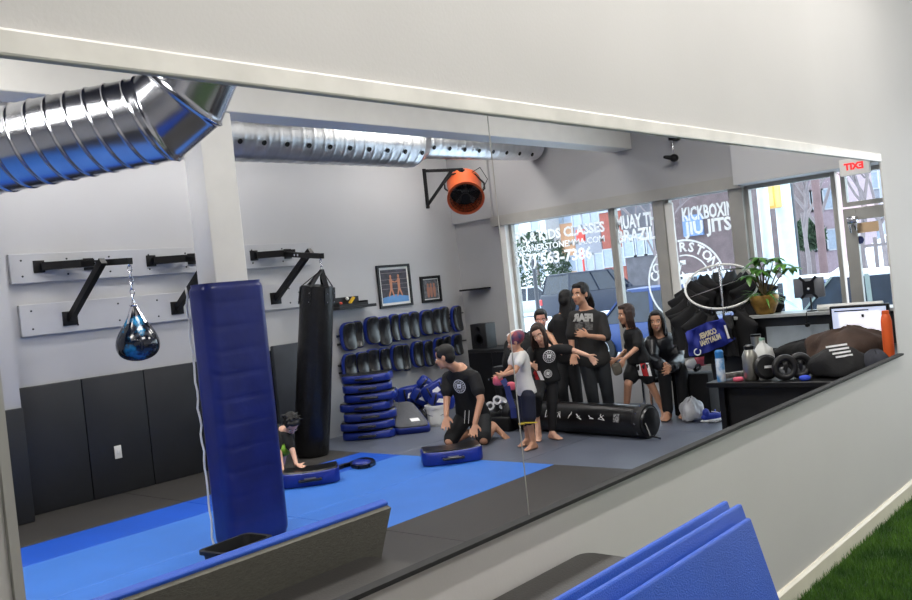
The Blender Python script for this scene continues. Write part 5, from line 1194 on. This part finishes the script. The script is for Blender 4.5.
def foot(mb, an, toe, k, flat=True):
    d = (toe - an); d = Vector((d.x, d.y, d.z if not flat else 0)).normalized(); s = d.cross(UP).normalized() if abs(d.z) < .95 else CR.copy()
    z0 = 0.022*k
    if flat:
        heel = Vector((an.x, an.y, 0)) - d*0.045*k + UP*0.034*k; ball = Vector((an.x, an.y, 0)) + d*0.125*k + UP*0.028*k
        mb.cone(an, heel, 0.036*k, 0.033*k, 10); mb.cone(an + d*0.01, ball, 0.036*k, 0.026*k, 10); mb.cone(heel, ball, 0.030*k, 0.028*k, 10)
        for i in range(5):
            o_ = (i-2)*0.0165*k; b_ = ball + s*o_ - UP*0.006*k; mb.cone(ball - d*0.03*k + s*o_, b_, 0.02*k, 0.016*k, 8); mb.cone(b_, b_ + d*(0.055 - abs(i-1.2)*0.008)*k - UP*0.004*k, 0.0125*k, 0.0105*k, 8)
    else:
        ball = an + d*0.15*k; mb.cone(an - d*0.03*k, ball, 0.036*k, 0.028*k, 10)
        for i in range(5): o_ = (i-2)*0.0165*k; mb.cone(ball + s*o_*0.9, ball + s*o_ + d*0.05*k, 0.014*k, 0.010*k, 8)
def head_mesh(mb, c, f, u, k):
    f = f.normalized(); u = (u - f*u.dot(f)).normalized(); s = f.cross(u)
    mb.ell(c + u*0.028*k - f*0.008*k, (s*0.074*k, f*0.094*k, u*0.086*k), 20, 14)              # cranium
    mb.ell(c - u*0.038*k + f*0.026*k, (s*0.058*k, f*0.062*k, u*0.074*k), 18, 12)              # face
    mb.ell(c - u*0.088*k + f*0.056*k, (s*0.028*k, f*0.026*k, u*0.024*k), 12, 8)               # chin
    mb.cone(c + u*0.0*k + f*0.082*k, c - u*0.034*k + f*0.100*k, 0.008*k, 0.0125*k, 8)          # nose
    mb.ell(c - u*0.062*k + f*0.080*k, (s*0.022*k, f*0.012*k, u*0.010*k), 12, 6)
    for q in (-1, 1):
        mb.ell(c + s*q*0.074*k - u*0.008*k - f*0.008*k, (s*0.012*k, f*0.020*k, u*0.032*k), 10, 8)
        mb.ell(c + s*q*0.03*k - u*0.025*k + f*0.070*k, (s*0.024*k, f*0.02*k, u*0.02*k), 10, 6)
    return f, u, s
def person(label, J, H=1.7, face=None, headup=None, hk=1.0, skin=SK1, hair='short', hm=M_hair, shirt=(M_tee, 0.55), hem=-0.06, bottom=(M_shorts, 0.95), loose=0.016, curl=0.35, feet=(True, True), front=None, hide_hands=(False, False), foot_on=(True, True), wk=1.0, coat=False, vox=0.0075):
    k = H/1.7; J = {a: V(b) for a, b in J.items()}; base = Vector((J['pel'].x, J['pel'].y, 0))
    e = thing('person', label, 'person', base)
    latn = (J['shR'] - J['shL']).normalized(); hl, hr = J['hipL'], J['hipR']; latp = (hr - hl).normalized()
    pel, neck = J['pel'], J['neck']
    b = MB(); torso_rings(b, pel, neck, latp, latn, k, wk=wk)
    b.cone(neck - (neck-pel).normalized()*0.03*k, J['head'] - UP*0.05*k*hk, 0.056*k, 0.05*k, 14)
    f, u, s = head_mesh(b, J['head'], face, headup or UP, k*hk)
    for q, S in ((-1, 'L'), (1, 'R')):
        sh, el, wr = J['sh'+S], J['el'+S], J['wr'+S]; ha = J.get('ha'+S, wr + (wr-el).normalized()*0.1)
        b.cone(neck.lerp(sh, .3) - (neck-pel).normalized()*0.05*k, sh, 0.06*k, 0.052*k, 12); limb(b, sh, el, wr, 0.050*k, 0.038*k, 0.026*k)
        if not hide_hands[0 if S == 'L' else 1]: hand(b, wr, ha - wr, J.get('hs'+S, CR), k*(0.9+0.1*hk), curl, thumb=J.get('th'+S, Vector((1, 0, 0))).x)
        hp, kn, an = J['hip'+S], J['kn'+S], J['an'+S]
        limb(b, hp, kn, an, 0.084*k, 0.055*k, 0.036*k); calf = kn.lerp(an, .3); b.cone(kn.lerp(an, .12), kn.lerp(an, .6), 0.052*k, 0.042*k, 12)
        i = 0 if S == 'L' else 1
        if foot_on[i]: foot(b, an, J['toe'+S], k, feet[i])
    body = b.build('body', skin, e, voxel=vox, relax=3)
    # eyes, brows, mouth
    K = k*hk; c = J['head']
    for q in (-1, 1):
        MB().ell(c + s*q*0.031*K - u*0.004*K + f*0.0785*K, (s*0.0125*K, f*0.008*K, u*0.0065*K), 12, 8).build('eye', M_eye, e)
        MB().ell(c + s*q*0.031*K - u*0.004*K + f*0.084*K, (s*0.0066*K, f*0.0045*K, u*0.0064*K), 10, 6).build('iris', M_iris, e)
        MB().tube([c + s*q*0.014*K + u*0.018*K + f*0.090*K, c + s*q*0.032*K + u*0.025*K + f*0.086*K, c + s*q*0.050*K + u*0.017*K + f*0.072*K], 0.004*K, 6).build('eyebrow', M_brow, e)
    MB().tube([c - s*0.022*K - u*0.062*K + f*0.084*K, c - u*0.064*K + f*0.093*K, c + s*0.022*K - u*0.062*K + f*0.084*K], [0.003*K, 0.006*K, 0.003*K], 6).build('mouth', M_lip, e)
    # hair
    h = MB()
    if hair != 'none':
        h.ell(c + u*0.044*K - f*0.022*K, (s*0.083*K, f*0.094*K, u*0.082*K), 24, 16)
        h.ell(c - u*0.0*K - f*0.048*K, (s*0.078*K, f*0.060*K, u*0.080*K), 20, 12)
        for q in (-1, 1): h.ell(c + s*q*0.064*K + u*0.035*K + f*0.01*K, (s*0.020*K, f*0.05*K, u*0.045*K), 12, 8)
        h.ell(c + u*0.088*K + f*0.045*K, (s*0.058*K, f*0.036*K, u*0.028*K), 16, 8)
        rr = random.Random(int(abs(c.x*100)))
        if hair in ('long', 'pony'):
            for i in range(26):
                q = rr.uniform(-1, 1)
                if hair == 'long': p0 = c + s*0.072*K*q - f*(0.03+0.03*(1-abs(q)))*K + u*0.03*K; L_ = rr.uniform(.20, .30); dd = (-UP - f*0.10 + s*q*0.08)
                else: p0 = c - f*0.10*K + u*0.02*K + s*0.02*K*q; L_ = rr.uniform(.15, .22); dd = (-UP*0.9 - f*0.35 + s*q*0.10)
                h.tube([p0, p0 + dd*L_*.5*K*1.1 + s*0.01*q, p0 + dd*L_*K*1.1 - f*0.01], [0.020*K, 0.018*K, 0.007*K], 6)
            if hair == 'long':
                for q in (-1, 1):
                    for t_ in (0, 1, 2): p0 = c + s*q*(0.074 + 0.002*t_)*K + u*0.03*K + f*(0.03-0.03*t_)*K; h.tube([p0, p0 - UP*0.10*K + s*q*0.008, p0 - UP*0.20*K - f*0.02], [0.018*K, 0.018*K, 0.009*K], 6)
        if hair == 'messy':
            for i in range(40):
                d_ = Vector((rr.uniform(-1, 1), rr.uniform(-1, 1), rr.uniform(-.2, 1))).normalized(); p0 = c + u*0.03*K - f*0.015*K + d_*0.08*K; h.cone(p0, p0 + (d_ + Vector((rr.uniform(-.6, .6), rr.uniform(-.6, .6), -.3)))*0.04*K, 0.016*K, 0.006*K, 6)
        h.build('hair', hm, e, voxel=0.007, relax=2)
    # shirt
    sm, sl = shirt; t = MB(); g = 0.014*k + (0.02*k if coat else 0)
    torso_rings(t, pel, neck, latp, latn, k, grow=g, lo=hem, hi=0.99, flare=0.03*k, wk=wk)
    for S in 'LR':
        sh, el, wr = J['sh'+S], J['el'+S], J['wr'+S]; t.cone(neck.lerp(sh, .35) - (neck-pel).normalized()*0.055*k, sh, 0.068*k+g*.3, 0.060*k+g*.5, 12)
        if sl <= 1: t.cone(sh, sh.lerp(el, sl), 0.052*k+g, 0.052*k+g*1.2, 14)
        else: t.cone(sh, el, 0.056*k+g, 0.046*k+g, 14); t.cone(el, el.lerp(wr, sl-1), 0.046*k+g, 0.036*k+g, 14)
    so = t.build('coat' if coat else 'shirt', sm, e, voxel=0.008, relax=4)
    # lower garment
    bm_, bl = bottom; t = MB(); g = loose
    torso_rings(t, pel, neck, latp, latn, k, grow=0.010*k, lo=-0.17, hi=0.22, wk=wk)
    for S in 'LR':
        hp, kn, an = J['hip'+S], J['kn'+S], J['an'+S]
        if bl <= 1: t.cone(hp, hp.lerp(kn, bl), 0.084*k+g*.6, 0.058*k+g*1.3, 16)
        else: t.cone(hp, kn, 0.084*k+g*.6, 0.057*k+g, 16); t.cone(kn, kn.lerp(an, bl-1), 0.057*k+g, 0.042*k+g, 16)
    lo_ = t.build('shorts' if bl <= 1.1 else 'trousers', bm_, e, voxel=0.009, relax=4)
    return e, so, lo_, f, u, s
def on_surface(me_obj, target, off=0.004, toward=None):      # drape a flat mark onto a garment along the viewing line
    tv = [v.co.copy() for v in target.data.vertices]; bt = BVHTree.FromPolygons(tv, [tuple(p.vertices) for p in target.data.polygons])
    dirn = toward.normalized()
    bm = bmesh.new(); bm.from_mesh(me_obj.data); bmesh.ops.triangulate(bm, faces=bm.faces)
    bmesh.ops.subdivide_edges(bm, edges=[x for x in bm.edges if x.calc_length() > 0.02], cuts=2); bm.to_mesh(me_obj.data); bm.free()
    for v in me_obj.data.vertices:
        r = bt.ray_cast(v.co + dirn*0.6, -dirn)
        if r[0] is not None: v.co = r[0] + dirn*off
def mark(target, parent, px_, py_, d_, X, Y, toward, kind='emblem', size=0.06, txt=None, m=None, width=None):
    c = at_d(px_, py_, d_); m = m or M_dec
    if txt: o = text_obj(txt, size, c, X, Y, m, None, mirror=True, bold=0.007, depth=0.0, width=width)
    else:
        mb = MB(); n = 40
        for R1, R0 in ((1.0, .90), (.58, .53)):
            for i in range(n):
                a0, a1 = 2*PI*i/n, 2*PI*(i+1)/n; mb.add([c + (X*math.cos(a)+Y*math.sin(a))*size*r for r, a in ((R0, a0), (R1, a0), (R1, a1), (R0, a1))], [(0, 1, 2, 3)])
        for i in range(14):
            a0, a1 = 2*PI*i/14, 2*PI*(i+.6)/14; mb.add([c + (X*math.cos(a)+Y*math.sin(a))*size*r for r, a in ((.66, a0), (.78, a0), (.78, a1), (.66, a1))], [(0, 1, 2, 3)])
        for x0, y0, x1, y1 in ((-.35, -.3, -.1, .35), (-.1, .1, .35, .35), (-.05, -.3, .3, -.05), (.15, -.1, .35, .2)): mb.add([c + X*a*size + Y*b*size for a, b in ((x0, y0), (x1, y0), (x1, y1), (x0, y1))], [(0, 1, 2, 3)])
        o = mb.build('emblem', m, None, smooth=False)
    o.name = 'emblem' if not txt else 'lettering'
    on_surface(o, target, 0.004, toward)
    o.parent = parent; o.matrix_parent_inverse = Matrix.Translation(-parent.location)
    return o
Z4 = lambda X, Y: (430 + X/5.456, 340 + Y/5.456)
def J4(X, Y, d): return at_d(*Z4(X, Y), d)
# --- kneeling man
kL = gp(450, 9.15, 0.055); kR = gp(483.5, 9.02, 0.055)
J = dict(head=J4(80, 92, 9.10), neck=J4(158, 150, 9.20), shL=J4(100, 205, 9.33), shR=J4(240, 200, 9.08), elL=J4(92, 330, 9.25), elR=J4(278, 325, 8.98), wrL=J4(88, 412, 9.15), wrR=J4(245, 455, 8.90), haL=J4(86, 480, 9.10), haR=J4(235, 520, 8.84),
         pel=J4(235, 405, 9.42), hipL=J4(185, 425, 9.46), hipR=J4(285, 432, 9.34), knL=kL, knR=kR, anL=gp(474, 9.50, 0.07), anR=gp(494.5, 9.34, 0.12), toeL=gp(476, 9.62, 0.03), toeR=gp(504, 9.26, 0.03), hsL=CR, hsR=CR)
e, so, lo_, f, u, s = person('kneeling man in black t-shirt and shorts beside a kick shield', J, 1.74, face=dirv(-.92, -.28, -.30), skin=SK2, hair='short', shirt=(M_tee, .62), bottom=(M_shorts, .92), feet=(False, False), curl=.25)
mark(so, e, 457.5, 387, 9.1, (CR*.9+CU*.05).normalized(), CU, dirv(-.35, 0, 1), size=.072)
for q in (0, 1): MB().cone(J4(192+22*q, 385, 9.2), J4(188+22*q, 455, 9.12), .0022, .0022, 6).build('drawstring', M_dec, e)
# --- boy in the white shirt
Z5 = lambda X, Y, d: at_d(500 + X/4, 300 + Y/4, d)
J = dict(head=Z5(62, 165, 8.55), neck=Z5(75, 203, 8.57), shL=Z5(58, 222, 8.66), shR=Z5(88, 222, 8.46), elL=Z5(40, 275, 8.62), elR=Z5(60, 285, 8.38), wrL=Z5(8, 303, 8.6), wrR=Z5(18, 300, 8.42), haL=Z5(-8, 308, 8.6), haR=Z5(0, 304, 8.45),
         pel=Z5(108, 372, 8.58), hipL=Z5(98, 380, 8.66), hipR=Z5(112, 385, 8.48), knL=Z5(104, 478, 8.64), knR=Z5(116, 475, 8.45), anL=gp(528, 8.72, .06), anR=gp(533.5, 8.5, .06), toeL=gp(518, 8.66, .03), toeR=gp(522, 8.40, .03), hsL=CU, hsR=CU)
e, so, lo_, f, u, s = person('boy in white t-shirt and navy shorts with yellow hem holding pink pads', J, 1.18, face=dirv(-.85, -.35, -.2), hk=1.22, skin=SK2, hair='none', shirt=(M_teew, .5), hem=-0.02, bottom=(M_navyc, .98), loose=.022)
hc = J['head']; K = 1.18/1.7*1.22
MB().ell(hc + UP*.03*K - f*.015, (s*.088*K, f*.10*K, UP*.085*K), 24, 14).build('headgear', mat('headgear_stripes', (150, 60, 72), .5, scale=18, c2=(44, 52, 92)), e)
MB().tube([hc + UP*.09*K + s*a*.02 + f*(-.09+.18*i/6)*K*1.0 + UP*.025*math.sin(PI*i/6)*K for i in range(7) for a in (0,)], .012, 6).build('headgear_strap', M_dec, e)
for S in 'LR':
    hp, kn = J['hip'+S], J['kn'+S]; p = hp.lerp(kn, .98); ax = (kn-hp).normalized(); MB().lathe(p + ax*.035, [(.072, 0), (.076, 0), (.076, .012), (.072, .012)], n=28, axis=ax).build('yellow_hem', mat('hem_yellow', (226, 196, 60), .6), e)
c = at_d(498, 381, 8.50)
o = thing('focus_pad', 'pink training pad in the boy\'s hands', 'training pad', c)
MB().sup(c, (CR*.05, CT*.04, CU*.045), .7).build('pad', M_pink, o)
MB().sup(at_d(511, 386, 8.36), (CR*.045, CT*.03, CU*.04), .7).build('pad', M_pink, o)
m = MB(); pts = [at_d(x, y, d) for x, y, d in ((503, 380, 8.4), (507, 386, 8.34), (509, 396, 8.33), (513, 408, 8.3), (514, 418, 8.3))]; 
for i in range(4): m.bar(pts[i], pts[i+1], .055, .02, up=CT)
o = m.build('blue_cloth', mat('navy_cloth', (24, 36, 92), .8), smooth=False); tag(o, 'dark blue cloth strap hanging from the boy\'s hands', 'cloth')
# --- girl leaning with arm out
J = dict(head=Z5(156, 135, 8.86), neck=Z5(180, 182, 8.95), shL=Z5(128, 205, 8.95), shR=Z5(236, 196, 8.92), elL=Z5(108, 250, 8.86), elR=Z5(288, 200, 8.86), wrL=Z5(128, 262, 8.72), wrR=Z5(352, 222, 8.80), haL=Z5(145, 268, 8.66), haR=Z5(378, 245, 8.8),
         pel=Z5(186, 315, 9.0), hipL=Z5(160, 330, 9.0), hipR=Z5(206, 330, 9.0), knL=Z5(150, 385, 8.72), knR=Z5(208, 432, 8.95), anL=Z5(148, 470, 8.95), anR=gp(552, 8.93, .06), toeL=Z5(140, 500, 8.8), toeR=gp(563, 8.78, .03), hsL=CU, hsR=(CU*.8+CR*.5))
e, so, lo_, f, u, s = person('smiling girl in black t-shirt leaning forward with one arm stretched out', J, 1.32, face=dirv(-.28, -.35, .9), headup=(UP*.9 - CR*.35), hk=1.15, skin=SK1, hair='long', hm=M_hairb, shirt=(M_tee, .75), bottom=(M_shorts, 1.8), loose=.010)
mark(so, e, 550, 357, 8.8, CR, CU, CT, size=.062)
c = at_d(549, 375, 8.8)
mark(lo_ if False else so, e, 549, 374.5, 8.8, CR, CU, CT, size=.04)
for (x, m_) in ((537, mat('red_cloth', (190, 36, 40), .6)), (541.5, M_dec)):
    c = at_d(x, 376.5, 8.8); o = MB().add([c + CR*a*.018 + CU*b*.045 + CR*b*-.02 for a, b in ((-1, -1), (1, -1), (1, 1), (-1, 1))], [(0, 1, 2, 3)]).build('stripe', m_, None, smooth=False); on_surface(o, so, .004, CT); o.parent = e; o.matrix_parent_inverse = Matrix.Translation(-e.location)
# --- woman with FEAR tee
Z6 = lambda X, Y, d: at_d(560 + X/9.68, 278 + Y/9.68, d)
J = dict(head=Z6(195, 155, 9.25), neck=Z6(248, 305, 9.30), shL=Z6(135, 370, 9.28), shR=Z6(400, 380, 9.30), elL=at_d(571, 337, 9.30), elR=at_d(606, 338, 9.22), wrL=at_d(572.5, 353, 9.26), wrR=at_d(588, 336, 9.06), haL=at_d(574, 364, 9.22), haR=at_d(579, 333, 9.02),
         pel=at_d(594, 360, 9.33), hipL=at_d(587, 364, 9.33), hipR=at_d(602, 364, 9.33), knL=at_d(592, 393, 9.30), knR=at_d(607, 391, 9.33), anL=gp(597, 9.38, .07), anR=gp(611, 9.40, .07), toeL=gp(592, 9.25, .03), toeR=gp(613, 9.25, .03), hsL=CR, hsR=CU)
e, so, lo_, f, u, s = person('young woman in faded black t-shirt with grey block lettering looking left', J, 1.56, face=dirv(-.72, -.12, .66), hk=1.08, skin=SK2, hair='pony', shirt=(M_teeg, .9), hem=-.12, bottom=(M_jeans, 1.95), loose=.014, foot_on=(True, True))
mg = mat('print_light_grey', (176, 176, 172), .7)
c = Z6(228, 385, 9.2); mark(so, e, 583.5, 318, 9.2, CR, (CU).normalized(), CT, size=.10, txt='FEAR', m=mg, width=.205)
o = MB(); cc = at_d(584, 327, 9.2)
for a0, a1, b0, b1 in ((-1, -.15, -.6, .7), (.15, 1, -.6, .7), (-.6, .6, .75, 1.0), (-.2, .2, -1, -.5)): o.add([cc + CR*x*.09 + CU*y*.05 for x, y in ((a0, b0), (a1, b0), (a1, b1), (a0, b1))], [(0, 1, 2, 3)])
o = o.build('chest_print', mat('print_mid_grey', (126, 126, 124), .7, scale=60, c2=(70, 70, 70)), None, smooth=False); on_surface(o, so, .004, CT); o.parent = e; o.matrix_parent_inverse = Matrix.Translation(-e.location)
# --- woman behind, hand on hip
J = dict(head=at_d(567, 300, 9.85), neck=at_d(566, 313, 9.9), shL=at_d(558, 319, 9.9), shR=at_d(577, 319, 9.95), elL=at_d(548.5, 333, 9.98), elR=at_d(581, 336, 10.0), wrL=at_d(556, 345, 9.8), wrR=at_d(580, 350, 9.85), haL=at_d(561, 350, 9.78), haR=at_d(579, 358, 9.8),
         pel=at_d(566, 358, 9.95), hipL=at_d(561, 362, 9.95), hipR=at_d(572, 362, 9.95), knL=at_d(562, 390, 9.9), knR=at_d(576, 390, 9.95), anL=gp(566, 9.95, .07), anR=gp(580, 9.98, .07), toeL=gp(560, 9.85, .03), toeR=gp(582, 9.85, .03), hsL=CR, hsR=CR)
e, so, lo_, f, u, s = person('dark haired woman in black turned away with hand on hip', J, 1.58, face=dirv(.75, -.15, -.5), skin=SK2, hair='long', shirt=(M_tee, .6), bottom=(M_shorts, 1.9))
# --- girl walking left on the right
Z7 = lambda X, Y, d: at_d(560 + X/5.46, 340 + Y/5.46, d)
J = dict(head=at_d(626, 314, 9.38), neck=at_d(631, 328, 9.42), shL=at_d(632, 334, 9.55), shR=at_d(637.5, 335, 9.30), elL=at_d(628, 349, 9.6), elR=Z7(425, 38, 9.22), wrL=at_d(617, 359, 9.5), wrR=Z7(358, 98, 9.16), haL=at_d(612, 363, 9.5), haR=Z7(335, 130, 9.15),
         pel=at_d(639, 361, 9.42), hipL=at_d(635, 365, 9.48), hipR=at_d(643.5, 365, 9.36), knL=Z7(372, 240, 9.36), knR=Z7(495, 240, 9.36), anL=gp(626, 9.50, .07), anR=Z7(562, 385, 9.42), toeL=gp(617, 9.45, .03), toeR=Z7(570, 430, 9.38), hsL=CU, hsR=CU)
J['anR'] = gp(663, 9.42, .10); J['toeR'] = gp(664, 9.22, .02)
e, so, lo_, f, u, s = person('girl with long brown hair in black tee and striped shorts stepping left', J, 1.36, face=dirv(-.95, -.2, .25), hk=1.12, skin=SK2, hair='long', hm=M_hairb, shirt=(M_tee, .85), bottom=(M_shorts, .62), loose=.03)
for (x, m_) in ((641.5, M_dec), (646, mat('red_cloth', (0, 0, 0))), (650.5, M_dec)):
    c = at_d(x, 370, 9.2); o = MB().add([c + CR*a*.020*(1.35 if m_ is not M_dec else .8) + CU*b*.068 + CR*b*-.018 for a, b in ((-1, -1), (1, -1), (1, 1), (-1, 1))], [(0, 1, 2, 3)]).build('stripe', m_, None, smooth=False); on_surface(o, lo_, .004, CT); o.parent = e; o.matrix_parent_inverse = Matrix.Translation(-e.location)
c = at_d(617, 369, 9.14)
e = thing('grey_mitt', 'grey brown training mitt hanging from the stepping girl\'s hand', 'training mitt', c)
MB().sup(c, (CR*.045+CU*.02, CT*.03, CU*.06-CR*.02), .6).build('pad', mat('mitt_grey', (92, 86, 76), .6, var=.3), e)
MB().torus(c + CU*.04, CR, CU, .03, .007, 18, 6).build('strap', M_blk, e)
# --- seated woman in puffer coat
J = dict(head=at_d(656.5, 321, 9.55), neck=at_d(659, 336, 9.62), shL=at_d(651.5, 343, 9.60), shR=at_d(672, 343, 9.68), elL=at_d(652, 360, 9.5), elR=at_d(679, 360, 9.55), wrL=at_d(662, 366, 9.25), wrR=at_d(672, 368, 9.25), haL=at_d(668, 369, 9.18), haR=at_d(666, 371, 9.18),
         pel=gp(667, 9.72, .50), hipL=gp(661, 9.72, .48), hipR=gp(674, 9.72, .48), knL=gp(664, 9.34, .50), knR=gp(681, 9.36, .50), anL=gp(668, 9.36, .08), anR=gp(684, 9.38, .08), toeL=gp(664, 9.22, .03), toeR=gp(682, 9.22, .03), hsL=CU, hsR=CU)
e, so, lo_, f, u, s = person('seated woman with dark hair in a black puffer coat by the window', J, 1.62, face=dirv(-.35, -.1, .92), skin=SK2, hair='long', shirt=(M_coat, 1.9), hem=-.16, bottom=(M_shorts, 1.95), coat=True, wk=1.05)
m = MB(); pc = gp(667, 9.76, 0)
e = thing('waiting_chair', 'black chair under the seated woman in the puffer coat', 'chair', pc)
M_ = Matrix.Translation(Vector((pc.x, pc.y, 0))) @ Matrix.Rotation(angX, 4, 'Z')
MB().box((-.21, -.22, .37), (.21, .2, .40), M_).build('seat', M_blkmatte, e, bevel=.01)
MB().box((-.20, .19, .50), (.20, .215, .82), M_).build('backrest', M_blkmatte, e, bevel=.01)
for sx in (-1, 1):
    for sy in (-1, 1): MB().bar(M_ @ Vector((sx*.19, sy*.19, 0)), M_ @ Vector((sx*.19, sy*.19, .37 if sy < 0 else .82)), .022).build('leg', M_chrome, e, smooth=False)
# --- crouching child behind the column
Z8 = lambda X, Y, d: at_d(270 + X/6, 400 + Y/6, d)
J = dict(head=Z8(128, 140, 8.22), neck=Z8(90, 185, 8.32), shL=Z8(40, 210, 8.30), shR=Z8(104, 222, 8.24), elL=Z8(60, 340, 8.15), elR=Z8(138, 312, 8.14), wrL=Z8(78, 440, 8.0), wrR=Z8(158, 388, 8.06), haL=Z8(100, 480, 7.98), haR=Z8(205, 405, 8.0),
         pel=gp(274, 8.62, .26), hipL=gp(267, 8.60, .24), hipR=gp(280, 8.62, .24), knL=gp(268, 8.22, .36), knR=Z8(84, 300, 8.22), anL=gp(268, 8.42, .07), anR=gp(281, 8.44, .07), toeL=gp(268, 8.25, .03), toeR=gp(282, 8.26, .03), hsL=CR, hsR=CR)
person('crouching child with messy dark hair pressing on a kick shield by the padded column', J, 1.18, face=dirv(.35, -.85, .45), headup=(UP*.5 + CT*.6 + CR*.3), hk=1.22, skin=SK1, hair='messy', shirt=(M_tee, .6), bottom=(M_green, .98), curl=.15)
# --- seated figure at the window behind the girl
J = dict(head=at_d(541, 319, 10.25), neck=at_d(541, 331, 10.3), shL=at_d(532, 337, 10.3), shR=at_d(552, 337, 10.35), elL=at_d(530, 352, 10.25), elR=at_d(556, 352, 10.3), wrL=at_d(538, 362, 10.0), wrR=at_d(550, 362, 10.0), haL=at_d(542, 366, 9.95), haR=at_d(547, 366, 9.95),
         pel=gp(545, 10.4, .50), hipL=gp(540, 10.4, .48), hipR=gp(552, 10.4, .48), knL=gp(541, 10.0, .50), knR=gp(556, 10.0, .50), anL=gp(545, 10.02, .08), anR=gp(560, 10.02, .08), toeL=gp(542, 9.9, .03), toeR=gp(560, 9.9, .03), hsL=CU, hsR=CU)
person('seated person in black at the window behind the leaning girl', J, 1.6, face=dirv(-.1, -.2, .95), skin=mat('skin_pink', (222, 160, 140), .5), hair='short', shirt=(M_coat, 1.9), hem=-.16, bottom=(M_shorts, 1.95), coat=True)
pc = gp(546, 10.44, 0); e = thing('waiting_chair', 'black chair by the window under the person seated behind the leaning girl', 'chair', pc)
M_ = Matrix.Translation(Vector((pc.x, pc.y, 0))) @ Matrix.Rotation(angX, 4, 'Z')
MB().box((-.21, -.22, .37), (.21, .2, .40), M_).build('seat', M_blkmatte, e, bevel=.01)
MB().box((-.20, .19, .50), (.20, .215, .82), M_).build('backrest', M_blkmatte, e, bevel=.01)
for sx in (-1, 1):
    for sy in (-1, 1): MB().bar(M_ @ Vector((sx*.19, sy*.19, 0)), M_ @ Vector((sx*.19, sy*.19, .37 if sy < 0 else .82)), .022).build('leg', M_chrome, e, smooth=False)
# dark coat on a chair left of that figure
c = at_d(522, 347, 10.2); o = cloth('black_coat', 'black coat heaped on the bench left of the person at the window', 'coat', Vector((c.x, c.y, c.z-.12)), r_*.24, f_*.16, UP*.26, mat('black_cloth', (0, 0, 0)), 21, .1)
o2 = MB().box((c.x-.34, c.y-.16, 0.40), (c.x+.12, c.y+.16, c.z-.20)).box((c.x-.28, c.y-.14, 0), (c.x-.24, c.y+.14, .40)).box((c.x+.08, c.y-.14, 0), (c.x+.12, c.y+.14, .40)).build('bench', M_blkmatte, smooth=False); tag(o2, 'low black bench carrying the black coat by the window', 'bench')
# ================================================================ LIGHT
wd = bpy.data.worlds.new('sky'); SC.world = wd; wd.use_nodes = True
wn = wd.node_tree.nodes; bg = wn['Background']
tc = wn.new('ShaderNodeTexCoord'); sp = wn.new('ShaderNodeSeparateXYZ'); rp = wn.new('ShaderNodeValToRGB')
wd.node_tree.links.new(tc.outputs['Generated'], sp.inputs[0]); wd.node_tree.links.new(sp.outputs['Z'], rp.inputs[0])
rp.color_ramp.elements[0].color = (0.88, 0.91, 0.95, 1); rp.color_ramp.elements[1].color = (0.9, 0.95, 1.0, 1); rp.color_ramp.elements[1].position = 0.6
wd.node_tree.links.new(rp.outputs[0], bg.inputs['Color']); bg.inputs['Strength'].default_value = 6.4
def lamp(x, y, sx, sy, power, lab, z=ZC, drop=0.05, colr=(1, 0.97, 0.935), grp='ceiling light panels over the gym'):
    e = thing('ceiling_light', lab, 'ceiling light', (x, y, z), grp)
    MB().box((x-sx/2-0.03, y-sy/2-0.03, z-drop), (x+sx/2+0.03, y+sy/2+0.03, z-0.001)).build('housing', M_white, e, smooth=False)
    MB().box((x-sx/2, y-sy/2, z-drop-0.006), (x+sx/2, y+sy/2, z-drop-0.001)).build('diffuser', mat('lamp_diffuser', (255, 250, 240), 0.5, emit=3.0), e, smooth=False)
    l = bpy.data.lights.new('lamp', 'AREA'); l.shape = 'RECTANGLE'; l.size = sx; l.size_y = sy; l.energy = power; l.color = colr
    o = bpy.data.objects.new('lamp', l); COL.objects.link(o); o.location = (0, 0, -drop-0.012); o.parent = e
    return e
for x, y in ((-3.4, 1.5), (-3.4, 4.4), (-3.4, 7.3), (-4.7, 0.9), (-6.0, 1.6), (-6.0, 4.2), (-6.0, 7.2), (-7.1, 3.4), (-7.1, 5.3), (-7.1, 8.2)):  # row nearest the far wall is unseen, added to brighten that wall
    lamp(x, y, 0.6 if x > -7 else 0.3, 1.2, 64 if x > -5 else (42 if x > -7 else 32), 'unseen white ceiling light panel high over the gym floor')
for x, y in ((-0.85, 1.0), (-0.85, 3.2), (-0.85, 5.4), (-0.85, 7.6)):
    lamp(x, y, 0.10, 1.9, 40 if y < 7 else 10, 'white ceiling light panel near the wall with the mirror opening', grp='ceiling lights by the opening wall')
for y in (1.5, 5.0): lamp(1.2, y, 0.6, 1.2, 40, 'white ceiling light panel on the near side of the room', grp='near side ceiling lights')
SC.view_settings.view_transform = 'Standard'; SC.view_settings.look = 'None'; SC.view_settings.gamma = 1.0
SC.view_settings.use_curve_mapping = False; SC.view_settings.exposure = -0.42
